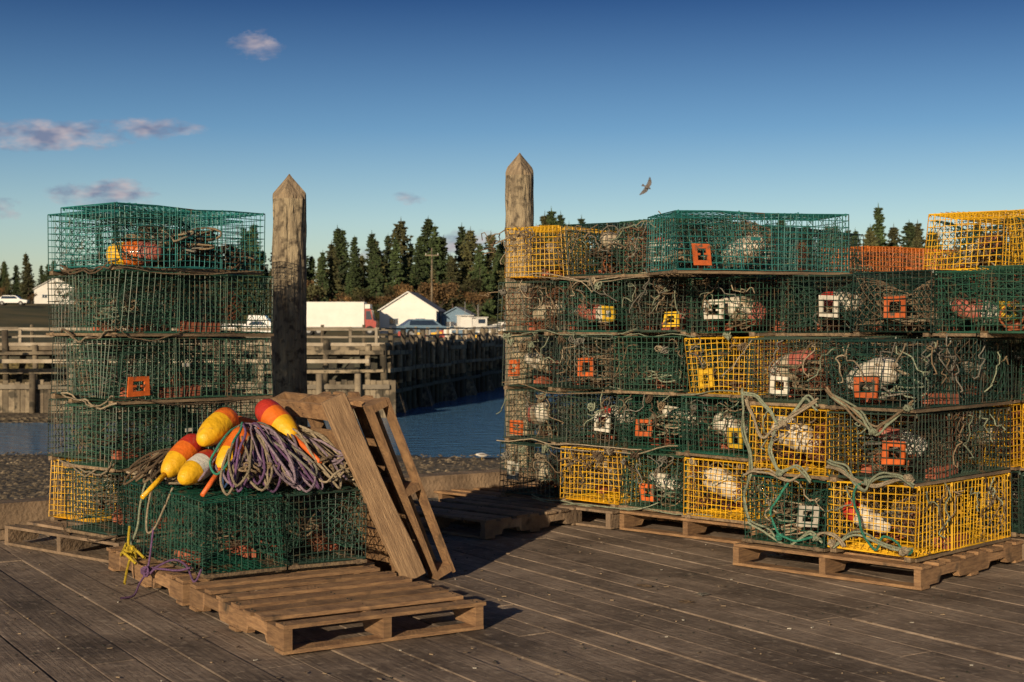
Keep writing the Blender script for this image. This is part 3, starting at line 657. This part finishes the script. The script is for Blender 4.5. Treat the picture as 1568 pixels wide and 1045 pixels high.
tc=N.new("ShaderNodeNewGeometry"); mp=N.new("ShaderNodeMapping"); mp.inputs["Scale"].default_value=(.9,1.6,1); L.new(tc.outputs["Position"],mp.inputs[0])
nz=N.new("ShaderNodeTexNoise"); nz.inputs["Scale"].default_value=1.6; nz.inputs["Detail"].default_value=6; L.new(mp.outputs[0],nz.inputs["Vector"])
bp=N.new("ShaderNodeBump"); bp.inputs["Strength"].default_value=1; bp.inputs["Distance"].default_value=.3; L.new(nz.outputs["Fac"],bp.inputs["Height"]); L.new(bp.outputs[0],bs.inputs["Normal"])
mb=MB(); mb.quad([(-400,30,-2.7),(500,30,-2.7),(500,400,-2.7),(-400,400,-2.7)],mw); mb.obj("water")

# ------------------------------------------------------------------ wharf
M_wh=mat("wharf_timber",(0.27,0.22,0.15),(0.09,0.07,0.05),.9,.9,island=.45,spots=((.05,.042,.03),2,.52))
M_whd=mat("wharf_timber_dark",(0.06,0.06,0.04),(0.025,0.022,0.018),.85,.7,island=.3)  # darker timber for the back wall, lower piles, braces and low beams
M_rail=mat("wharf_rail",(0.36,0.31,0.24),(0.17,0.135,0.095),.9,.9,island=.4)
def wharf(p,q,sp=1.5,face=1,rails=True,dz=0.5,deckw=6):
    mb=MB(); p=V(*p); q=V(*q); d=(q-p); Ln=d.length; d.normalize(); n=V(-d.y,d.x)*face
    D=V(d.x,d.y,0); Nn=V(n.x,n.y,0); p3=V(p.x,p.y,0)
    mb.box(p3+Nn*1.2+V(0,0,-3.4),D*Ln,Nn*.25,V(0,0,3.4+dz-.3),M_whd)
    mb.box(p3+Nn*.1+V(0,0,dz-.2),D*Ln,Nn*deckw,V(0,0,.19),M_wh)
    s=0
    while s<Ln:
        r=R.uniform(.12,.18); tp=dz+R.choice([.05,.1,.3,.5,.75]); c=p3+D*s+Nn*R.uniform(-.1,.05); ln=V(R.uniform(-.08,.08),0,0)
        mb.stick(c+V(0,0,-3.5),c+V(0,0,-1.3),r,M_whd,8,smooth=True); mb.stick(c+V(0,0,-1.3),c+ln+V(0,0,tp),r,M_wh,8,cap=True,smooth=True); s+=sp*R.uniform(.7,1.3)
    s=0
    while s<Ln-3:
        if R.random()<.5: c=p3+D*s+Nn*.3; mb.stick(c+V(0,0,-3),c+D*2.6+V(0,0,dz-.5),.09,M_whd,5)
        s+=3
    for z in (dz-.40,-.75,-1.7):
        s=0
        while s<Ln-.01:
            l=min(4.5,Ln-s)
            if R.random()<.8: mb.box(p3+D*s-Nn*(.22+R.uniform(0,.04))+V(0,0,z+R.uniform(-.05,.05)),D*(l-.03)+V(0,0,R.uniform(-.05,.05)),Nn*.1,V(0,0,R.uniform(.14,.24)),M_wh if z>-1 else M_whd)
            s+=l
    if rails:
        s=0
        while s<Ln:
            c=p3+D*s+Nn*.35; mb.box(c+V(0,0,dz),D*.13,Nn*.13,V(0,0,.85+R.uniform(-.03,.06)),M_rail); s+=2.6
        for z in (dz+.40,dz+.76):
            s=0
            while s<Ln-.01:
                l=min(5.2,Ln-s); mb.box(p3+D*s+Nn*.28+V(0,0,z+R.uniform(-.02,.02)),D*(l-.02)+V(0,0,R.uniform(-.04,.04)),Nn*.05,V(0,0,.09),M_rail); s+=l
        mb.box(p3+Nn*.05+V(0,0,dz+.003),D*Ln,Nn*.2,V(0,0,.15),M_rail)
    return mb
wharf((-70,68),(-5.9,66),1.9).obj("wharf")
wharf((-5.9,66),(-1.3,93),1.1,1,True,.5).obj("wharf")
wharf((-1.3,93),(4,134),1.3).obj("wharf")
mb=MB(); x=-70
while x<-5.5:
    w=R.uniform(.22,.32); mb.abox(x,64.0+R.uniform(-.03,.03),-3.4,x+w-.02,64.2,-1.05+R.uniform(-.12,.08),M_wh); x+=w
mb.abox(-70,63.85,-1.4,-5.5,63.95,-1.2,M_rail); mb.abox(-70,64.25,-3.3,-5.6,65.9,-1.3,M_whd)
for i in range(30):
    x=-69+i*2.15+R.uniform(-.3,.3); mb.stick((x,63.7,-3.4),(x,63.7,R.choice([-.7,-.4,.9])),.15,M_wh,8,cap=True,smooth=True)
mb.abox(-70,64.6,-.25,-6.5,64.8,-.08,M_rail)
mb.obj("timber_bulkhead")
mb=MB()
for i in range(26):
    x=-60+i*2.1; mb.stick((x,72,.4),(x,72,1.5),.09,M_wh,6,cap=True)
mb.abox(-60,71.9,1.2,-6,72.05,1.31,M_rail)
mb.obj("wharf_rear_railing")

# ------------------------------------------------------------------ buildings, vehicles
M_wht=mat("white_clapboard",(0.78,0.76,0.72),(0.7,0.68,0.64),.7,1); M_roof=mat("roof_shingle",(0.3,0.3,0.31),(0.2,0.2,0.21),.9,3)
M_blue=mat("blue_siding",(0.15,0.25,0.36),None,.7); M_glass=mat("window_glass",(0.03,0.05,0.09),None,.15); M_brn=mat("brown_siding",(0.3,0.2,0.13),None,.8)
M_black=mat("tyre_black",(0.015,.015,.015),None,.8); M_redp=mat("red_paint",(.4,.03,.02),None,.35); M_metal=mat("grey_metal",(.3,.3,.3),None,.4)
def house(name,loc,rot,w,l,eave,apex,wallm,sidem=None):
    e=empty(name,loc); e.rotation_euler=(0,0,rot)
    mb=MB(); sm=sidem or wallm
    mb.quad([(0,0,0),(w,0,0),(w,0,eave),(w/2,0,apex),(0,0,eave)],wallm); mb.quad([(w,l,0),(0,l,0),(0,l,eave),(w/2,l,apex),(w,l,eave)],wallm)
    mb.quad([(w,0,0),(w,l,0),(w,l,eave),(w,0,eave)],sm); mb.quad([(0,l,0),(0,0,0),(0,0,eave),(0,l,eave)],wallm)
    mb.obj("walls",e)
    mb=MB(); sl=(apex-eave)/(w/2); t=.12; oh=.22
    for sg in (0,1):
        x0=-oh if sg==0 else w+oh; z0=eave-oh*sl
        A=V(x0,-oh,z0+.02);B_=V(w/2,-oh,apex+.02); mb.box(A,B_-A,V(0,l+2*oh,0),V(0,0,t),M_roof)
        mb.box(V(x0,-oh-.03,z0+.02),B_-A,V(0,.025,0),V(0,0,.1),wallm)
    mb.obj("roof",e)
    mb=MB()
    for wx in (w*.25,w*.72):
        mb.abox(wx-.38,-.05,eave*.42,wx+.38,-.02,eave*.42+.45,M_glass)
        mb.abox(wx-.44,-.06,eave*.42-.05,wx+.44,-.03,eave*.42,M_blue); mb.abox(wx-.44,-.06,eave*.42+.45,wx+.44,-.03,eave*.42+.5,M_blue)
        mb.abox(wx-.03,-.065,eave*.42,wx+.03,-.052,eave*.42+.45,M_wht)
    mb.obj("windows",e)
    mb=MB(); mb.abox(w+.01,l*.45,0,w+.05,l*.45+.95,2.05,M_wht if sidem else M_brn); mb.obj("door",e)
    return e
house("white_boathouse",(-12.1,130,.75),math.radians(-3),5.2,7.5,2.1,3.75,M_wht,sidem=M_blue)
house("blue_shed",(-6.3,132,.6),math.radians(-8),2.3,3,1.9,2.5,M_blue)
house("brown_house",(-20.5,225,3.1),math.radians(10),4.5,7,2.6,4.6,M_brn)
house("white_cottage",(-84,250,5.4),.3,7,9,2.6,4.6,M_wht)
def wheel(mb,x,y,z,r,w=.25):
    mb.stick((x,y-w/2,z),(x,y+w/2,z),r,M_black,16,cap=True,smooth=True); mb.stick((x,y-w/2-.01,z),(x,y+w/2+.01,z),r*.5,M_metal,12,cap=True)
def truck(loc,rot):
    e=empty("box_truck",loc); e.rotation_euler=(0,0,rot)
    mb=MB(); mb.abox(0,0,.75,5.9,2.3,2.95,M_wht); mb.abox(0,-.02,.68,5.9,2.32,.75,M_metal)
    mb.obj("cargo_box",e)
    mb=MB(); pr=[(5.95,.5),(6.9,.5),(6.95,1.2),(6.7,1.35),(6.5,2.3),(5.95,2.35)]
    for y in (.1,2.2): mb.quad([(x,y,z) for x,z in (pr if y<1 else pr[::-1])],M_redp)
    for i in range(6):
        p_,q_=pr[i],pr[(i+1)%6]; mb.quad([(p_[0],.1,p_[1]),(p_[0],2.2,p_[1]),(q_[0],2.2,q_[1]),(q_[0],.1,q_[1])],M_redp if i!=3 else M_glass)
    mb.quad([(6.05,.09,1.4),(6.6,.09,1.4),(6.42,.09,2.15),(6.05,.09,2.15)],M_glass); mb.abox(5.95,.12,2.36,6.4,2.18,2.75,M_wht); mb.obj("cab",e)
    mb=MB()
    for x in (1.0,1.9,6.4):
        for y in (.15,2.15): wheel(mb,x,y,.42,.42)
    mb.abox(.1,.5,.45,6.8,1.8,.68,M_black); mb.obj("chassis",e)
truck((-18.9,125,.62),0)
def car(loc,rot,paint,pickup=False,name="parked_car"):
    e=empty(name,loc); e.rotation_euler=(0,0,rot); mb=MB()
    if pickup: pr=[(0,.45),(5.2,.45),(5.25,.95),(3.9,1.1),(3.3,1.75),(2.1,1.78),(1.95,1.1),(0,1.1)]
    else: pr=[(0,.4),(4.5,.4),(4.55,.8),(3.5,.98),(2.8,1.5),(1.0,1.52),(.2,1.0),(0,.95)]
    W=1.8; c=(sum(p_[0] for p_ in pr)/8,.8)
    for y in (0,W):
        pts=[(x,(y+(.12 if z>1.2 else 0)) if y==0 else (y-(.12 if z>1.2 else 0)),z) for x,z in pr]
        for i in range(8):
            p_,q_=pts[i],pts[(i+1)%8]; t=[(c[0],y,c[1]),p_,q_]; mb.quad(t if y==0 else t[::-1],paint)
    for i in range(8):
        p_,q_=pr[i],pr[(i+1)%8]; a0=.12 if p_[1]>1.2 else 0; a1=.12 if q_[1]>1.2 else 0
        mb.quad([(p_[0],a0,p_[1]),(p_[0],W-a0,p_[1]),(q_[0],W-a1,q_[1]),(q_[0],a1,q_[1])],M_glass if i in (3,5) else paint)
    mb.obj("body",e); mb=MB(); x0,x1=(2.1,3.5) if pickup else (.7,3.2)
    for y in (-.01,W+.01): mb.quad([(x0,y,1.02),(x1,y,1.02),(x1-.45,y+(.1 if y<0 else -.1),1.42),(x0+.12,y+(.1 if y<0 else -.1),1.42)],M_glass)
    mb.obj("side_windows",e); mb=MB()
    for x in (.85,3.6 if not pickup else 4.2):
        for y in (.1,W-.1): wheel(mb,x,y,.34,.34)
    mb.obj("wheels",e)
M_wp=mat("white_car_paint",(.75,.75,.75),(.7,.7,.7),.3)
car((-22.5,110,.5),.05,M_wp,True,"pickup_truck"); car((-78,215,hgt(-76,216)+.1),.1,M_wp); car((-9.2,118,.5),.3,M_blue)
def boat(loc,rot,s=1.0,name="fishing_boat"):
    e=empty(name,loc); e.rotation_euler=(0,0,rot); e.scale=(s,s,s); mb=MB(); st=[]
    for i in range(11):
        t=i/10; w=1.1*(1-max(0,(t-.5)/.5)**2.2)+.02; x=t*6; sh=.9+.5*t*t
        st.append([(x,-w,sh),(x,-w*.75,.25+.3*t*t),(x,0,.05+.5*t**4),(x,w*.75,.25+.3*t*t),(x,w,sh)])
    for i in range(10):
        for j in range(4): mb.quad([st[i][j],st[i+1][j],st[i+1][j+1],st[i][j+1]],M_wht if j in (0,3) else M_blue,True)
    mb.quad(st[0],M_wht)
    for i in range(10): mb.quad([V(*st[i][0])-V(0,0,.25),V(*st[i+1][0])-V(0,0,.25),V(*st[i+1][4])-V(0,0,.25),V(*st[i][4])-V(0,0,.25)],M_metal)
    mb.obj("hull",e); mb=MB(); mb.abox(3,-.6,.8,4.2,.6,2.0,M_wht); mb.abox(2.7,-.7,2.003,4.3,.7,2.08,M_wht); mb.abox(4.2,-.5,1.4,4.21,.5,1.85,M_glass); mb.abox(3.2,-.61,1.4,4.0,-.601,1.85,M_glass)
    mb.stick((3.4,0,2.08),(3.4,0,3.4),.03,M_metal,6,cap=True); mb.obj("wheelhouse",e)
boat((-5.4,120,.55),.4,.8); boat((-3.2,124,.55),1.9,.9); boat((-2.6,114,.5),-.2,.6)
mb=MB()
for i in range(40):
    x=R.uniform(-9.5,-2.2); y=112+R.uniform(0,6); s=R.uniform(.25,.7); mb.abox(x,y,.45,x+s,y+s,.45+s*R.uniform(.6,1.2),R.choice([M_blue,M_wht,M_brn,M_metal,M_yel,M_wh,M_redp]))
mb.obj("wharf_cargo_crates")
mb=MB(); mb.stick((-9.3,165,.5),(-9.3,165,10.5),.13,M_wh,8,.09,cap=True,smooth=True); mb.abox(-10.1,164.95,9.6,-8.5,165.08,9.72,M_wh)
for x in (-10,-9.3,-8.6): mb.stick((x,165,9.72),(x,165,9.9),.04,M_wht,6,cap=True)
mb.obj("utility_pole")

# ------------------------------------------------------------------ trees
M_spr=mat("spruce_foliage",(0.05,0.075,0.022),(0.018,0.032,0.012),.9,.4,island=.5,objvar=.35)
M_spr2=mat("pine_foliage",(0.095,0.09,0.03),(0.035,0.042,0.018),.9,.4,island=.5,objvar=.3)
M_aut=mat("autumn_foliage",(0.2,0.11,0.04),(0.11,0.07,0.03),.9,.4,island=.4,objvar=.35)
M_bark=mat("bark",(0.12,0.09,0.07),None,.95)
def spruce(h,seed,m,wid=.2):
    rnd=random.Random(seed); mb=MB(); mb.stick((0,0,-.5),(0,0,h*.97),h*.016,M_bark,6,.02)
    z=h*rnd.uniform(.03,.09)
    while z<h*.985:
        t=z/h; Lr=h*wid*(1-t)**.75*rnd.uniform(.72,1.15)+.15; n=rnd.randint(8,11)
        for i in range(n):
            if rnd.random()<.1: continue
            th=rnd.uniform(0,6.28); l=Lr*rnd.uniform(.55,1.15); dr=-.35+.55*t; d=V(math.cos(th),math.sin(th),dr*.6)
            k=max(2,int(l/.42)); lat=V(-d.y,d.x,0)
            for j in range(k):
                f=(j+.7)/k
                if f<.3 and k>3: continue
                c=V(0,0,z)+d*l*f+V(0,0,-.08*l*f*f); s=.42*(1.15-f*.4)*rnd.uniform(.7,1.3)
                q1=lat*s*rnd.uniform(.7,1.3); q2=(d+V(0,0,rnd.uniform(-.5,.3)))*s*.9
                mb.quad([c-q1*.8-q2*.5+V(0,0,-.2*s),c+V(0,0,.12),c+q1-q2*.4+V(0,0,-.2*s),c+q2],m)
                mb.quad([c-q2*.5,c+V(rnd.uniform(-.3,.3),rnd.uniform(-.3,.3),-.6)*s*1.3,c+q2*1.1],m)
                mb.quad([c-q1*.6,c+V(rnd.uniform(-.2,.2),rnd.uniform(-.2,.2),-.6)*s*1.4,c+q1*.7],m)
        z+=h*.022+.07
    mb.quad([(-.12,0,h*.94),(.12,0,h*.94),(0,0,h*1.03)],m); mb.quad([(0,-.12,h*.94),(0,.12,h*.94),(0,0,h*1.03)],m)
    return mb.mesh("spruce")
def decid(h,seed,m,dens=1.0):
    rnd=random.Random(seed); mb=MB()
    def br(p,d,l,r,lv):
        q=p+d*l; mb.stick(p,q,r,M_bark,5,r*.6)
        if lv<=1:
            for i in range(int(9*dens)):
                c=q+V(rnd.gauss(0,1),rnd.gauss(0,1),rnd.gauss(0,.8))*l*.42; s=rnd.uniform(.1,.2)
                a_=V(rnd.uniform(-1,1),rnd.uniform(-1,1),rnd.uniform(-1,1)).normalized(); b_=a_.orthogonal().normalized(); mb.quad([c-a_*s,c+b_*s,c+a_*s,c-b_*s*.6],m)
        if lv<=0: return
        for i in range(rnd.randint(3,4)):
            dd=(d+V(rnd.uniform(-1,1),rnd.uniform(-1,1),rnd.uniform(-.1,.6))*.75).normalized(); br(p+d*l*rnd.uniform(.55,1),dd,l*rnd.uniform(.6,.8),r*.55,lv-1)
    br(V(0,0,-.3),V(0,0,1),h*.33,h*.018,4); return mb.mesh("deciduous")
SP=[spruce(12,1,M_spr,.25),spruce(12,2,M_spr,.29),spruce(12,3,M_spr2,.33),spruce(12,4,M_spr,.2),spruce(12,5,M_spr2,.27),spruce(12,6,M_spr,.17)]
DC=[decid(8,1,M_aut,1.0),decid(8,2,M_aut,.5),decid(8,3,M_spr2,.9)]
fe=empty("distant_spruce_forest")
def tree(me,x,y,s,name,par,sz=1):
    o=bpy.data.objects.new(name,me); col.objects.link(o); o.location=(x,y,hgt(x,y)-.2); o.scale=(s*R.uniform(.9,1.15),s*R.uniform(.9,1.15),s*sz); o.rotation_euler=(R.uniform(-.03,.03),R.uniform(-.03,.03),R.uniform(0,6.28)); o.parent=par
x=-105
while x<135:
    for row in range(4):
        y=224+row*10+R.uniform(-5,5); hh=.98+.32*noise.noise(V(x*.09,row*7,1))+R.uniform(-.24,.26)
        if x<-62: hh*=.52; y+=35
        tree(R.choice(SP),x+R.uniform(-1.5,1.5),y,hh*(1.0 if row else .75),"spruce",fe,1.12)
    x+=R.uniform(2.0,3.6)
de=empty("distant_autumn_trees")
for i in range(95):
    x=R.uniform(-105,60); tree(R.choice(DC),x,R.uniform(196,218)+(45 if x<-62 else 0),R.uniform(.5,1.1)*(.6 if x<-62 else 1),"autumn_tree",de)
for i in range(16): tree(DC[2],R.uniform(-30,0),R.uniform(180,200),R.uniform(.2,.4),"bush",de)

# ------------------------------------------------------------------ gulls
M_gw=mat("gull_white",(.6,.58,.55),(.5,.48,.45),.8); M_gg=mat("gull_grey",(.2,.17,.15),(.11,.09,.08),.8)
def bird(loc,fly=True):
    mb=MB()
    mb.lathe((-.26,0,0),(.28,0,.02),[(0,.005),(.1,.04),(.3,.08),(.5,.095),(.7,.08),(.8,.055),(.9,.055),(.97,.035),(1,.005)],lambda t:M_gg if fly else M_gw,10)
    mb.stick((.27,0,.02),(.34,0,.005),.014,M_yel,5,.002)
    mb.quad([(-.2,-.04,.0),(-.4,-.10,-.01),(-.42,.10,-.01),(-.2,.04,.0)],M_gg if fly else M_gw)
    if fly:
        for s in (-1,1):
            st=[(.14,-.13,.02,0),(.20,-.12,.09,.22),(.17,-.13,.12,.36),(.04,-.17,.08,.52),(-.16,-.22,.02,.70)]
            for i in range(4):
                a_=st[i]; b_=st[i+1]; mb.quad([(a_[0],s*(a_[3]+.02),a_[2]),(b_[0],s*(b_[3]+.02),b_[2]),(b_[1],s*(b_[3]+.01),b_[2]-.01),(a_[1],s*(a_[3]+.02),a_[2]-.01)],M_gg)
    else:
        for s in (-1,1):
            mb.lathe((-.26,s*.06,.02),(.14,s*.065,.04),[(0,.004),(.3,.03),(.7,.045),(1,.01)],lambda t:M_gg,8); mb.stick((0,s*.03,-.05),(.01,s*.03,-.2),.007,M_yel,5)
    o=mb.obj("flying_gull" if fly else "standing_gull"); o.location=loc; return o
g=bird((5.7,60,1.42+213*60/2178)); g.rotation_euler=(math.radians(-62),math.radians(22),math.radians(18)); g.scale=(.62,.62,.62)
g=bird(((738-784)/2178*43,43,hgt(-.92,43)+.14),False); g.rotation_euler=(0,0,2.9); g.scale=(.7,.7,.7)

# ------------------------------------------------------------------ sky, sun, camera
SUN_EL=15.0; SUN_AZ=201.0
w=bpy.data.worlds.new("World"); scene.world=w; w.use_nodes=True; N=w.node_tree.nodes; L=w.node_tree.links; N.clear()
out=N.new("ShaderNodeOutputWorld"); bg=N.new("ShaderNodeBackground"); sky=N.new("ShaderNodeTexSky"); sky.sky_type='NISHITA'; sky.sun_disc=False
sky.sun_elevation=math.radians(SUN_EL); sky.sun_rotation=math.radians(SUN_AZ); sky.ozone_density=2.5; sky.air_density=1.0; sky.dust_density=.6
STR=.066; bg.inputs[1].default_value=STR
tc=N.new("ShaderNodeTexCoord"); sp=N.new("ShaderNodeSeparateXYZ"); L.new(tc.outputs["Generated"],sp.inputs[0])
def math_(op,a_,b_=None,clamp=False):
    n=N.new("ShaderNodeMath"); n.operation=op; n.use_clamp=clamp
    for i,x in enumerate((a_,b_)):
        if x is None: continue
        if isinstance(x,(int,float)): n.inputs[i].default_value=x
        else: L.new(x,n.inputs[i])
    return n.outputs[0]
ym=math_('MAXIMUM',sp.outputs[1],.05); px=math_('DIVIDE',sp.outputs[0],ym); pz=math_('DIVIDE',sp.outputs[2],ym)
cb=N.new("ShaderNodeCombineXYZ"); L.new(px,cb.inputs[0]); L.new(pz,cb.inputs[2])
mp=N.new("ShaderNodeMapping"); mp.inputs["Scale"].default_value=(20,1,48); L.new(cb.outputs[0],mp.inputs[0])
nz=N.new("ShaderNodeTexNoise"); nz.inputs["Scale"].default_value=1.6; nz.inputs["Detail"].default_value=9; nz.inputs["Roughness"].default_value=.66; L.new(mp.outputs[0],nz.inputs["Vector"])
tot=None
for (cx,cy,rx,ry,am) in [(396,68,56,30,1.0),(70,206,190,30,1.25),(225,197,110,22,1.05),(160,298,100,32,1.2),(8,318,40,26,.9),(625,304,36,14,.75),(715,372,80,28,1.0),(560,392,70,22,.9),(0,200,80,24,1.0)]:
    X=(cx-784)/2178; Z=(500-cy)/2178
    dx=math_('DIVIDE',math_('SUBTRACT',px,X),rx/2178); dz=math_('DIVIDE',math_('SUBTRACT',pz,Z),ry/2178)
    r2=math_('ADD',math_('MULTIPLY',dx,dx),math_('MULTIPLY',dz,dz)); g_=math_('MULTIPLY',math_('SUBTRACT',1,r2,True),am)
    tot=g_ if tot is None else math_('MAXIMUM',tot,g_)
cl=math_('SUBTRACT',math_('ADD',math_('MULTIPLY',nz.outputs["Fac"],3.4),tot),2.1); cl=math_('MULTIPLY',cl,1.1,True); cl=math_('MULTIPLY',cl,math_('MULTIPLY',tot,2.5,True),True); cl=math_('MULTIPLY',cl,.85)
el=sp.outputs[2]; ramp=N.new("ShaderNodeValToRGB"); e_=ramp.color_ramp.elements
S_=1/2.0
def c_(r_,g_,b_): return (r_*S_,g_*S_,b_*S_,1)
e_[0].position=0; e_[0].color=c_(1.9,1.75,1.6); e_[1].position=.235; e_[1].color=c_(.14,.29,.58)
e2=ramp.color_ramp.elements.new(.073); e2.color=c_(1.42,1.5,1.58)
e2=ramp.color_ramp.elements.new(.137); e2.color=c_(.72,.97,1.24)
e2=ramp.color_ramp.elements.new(.5); e2.color=c_(.2,.32,.5)
L.new(el,ramp.inputs[0]); mx=N.new("ShaderNodeMixRGB"); mx.blend_type='MULTIPLY'; mx.inputs[0].default_value=1; L.new(sky.outputs[0],mx.inputs[1]); L.new(ramp.outputs[0],mx.inputs[2])
vs=N.new("ShaderNodeVectorMath"); vs.operation='SCALE'; vs.inputs[3].default_value=2.0; L.new(mx.outputs[0],vs.inputs[0])
n2=N.new("ShaderNodeTexNoise"); n2.inputs["Scale"].default_value=2.5; L.new(mp.outputs[0],n2.inputs["Vector"])
cc=N.new("ShaderNodeValToRGB"); cc.color_ramp.elements[0].position=.4; cc.color_ramp.elements[1].position=.62
k=1/STR; cc.color_ramp.elements[0].color=(.19*k,.21*k,.32*k,1); cc.color_ramp.elements[1].color=(.52*k,.44*k,.46*k,1); L.new(n2.outputs["Fac"],cc.inputs[0])
m2=N.new("ShaderNodeMixRGB"); L.new(cl,m2.inputs[0]); L.new(vs.outputs[0],m2.inputs[1]); L.new(cc.outputs[0],m2.inputs[2]); L.new(m2.outputs[0],bg.inputs[0]); L.new(bg.outputs[0],out.inputs[0])
sl=bpy.data.lights.new("sun","SUN"); sl.energy=5.0; sl.color=(1,.80,.54); sl.angle=math.radians(.5); so=bpy.data.objects.new("sun",sl); col.objects.link(so)
az=math.radians(SUN_AZ); elr=math.radians(SUN_EL); dirs=V(math.sin(az)*math.cos(elr),math.cos(az)*math.cos(elr),math.sin(elr)); so.rotation_euler=dirs.to_track_quat('Z','Y').to_euler()
cam=bpy.data.cameras.new("camera"); co=bpy.data.objects.new("camera",cam); col.objects.link(co); scene.camera=co
co.location=(0,0,1.42); co.rotation_euler=(math.radians(90),0,0); cam.lens=50; cam.sensor_width=36; cam.shift_y=-22.5/1568; cam.clip_end=8000; cam.clip_start=.1
cam.dof.use_dof=True; cam.dof.focus_distance=8.3; cam.dof.aperture_fstop=6.3
scene.view_settings.view_transform='Standard'; scene.view_settings.look='None'; scene.view_settings.exposure=0
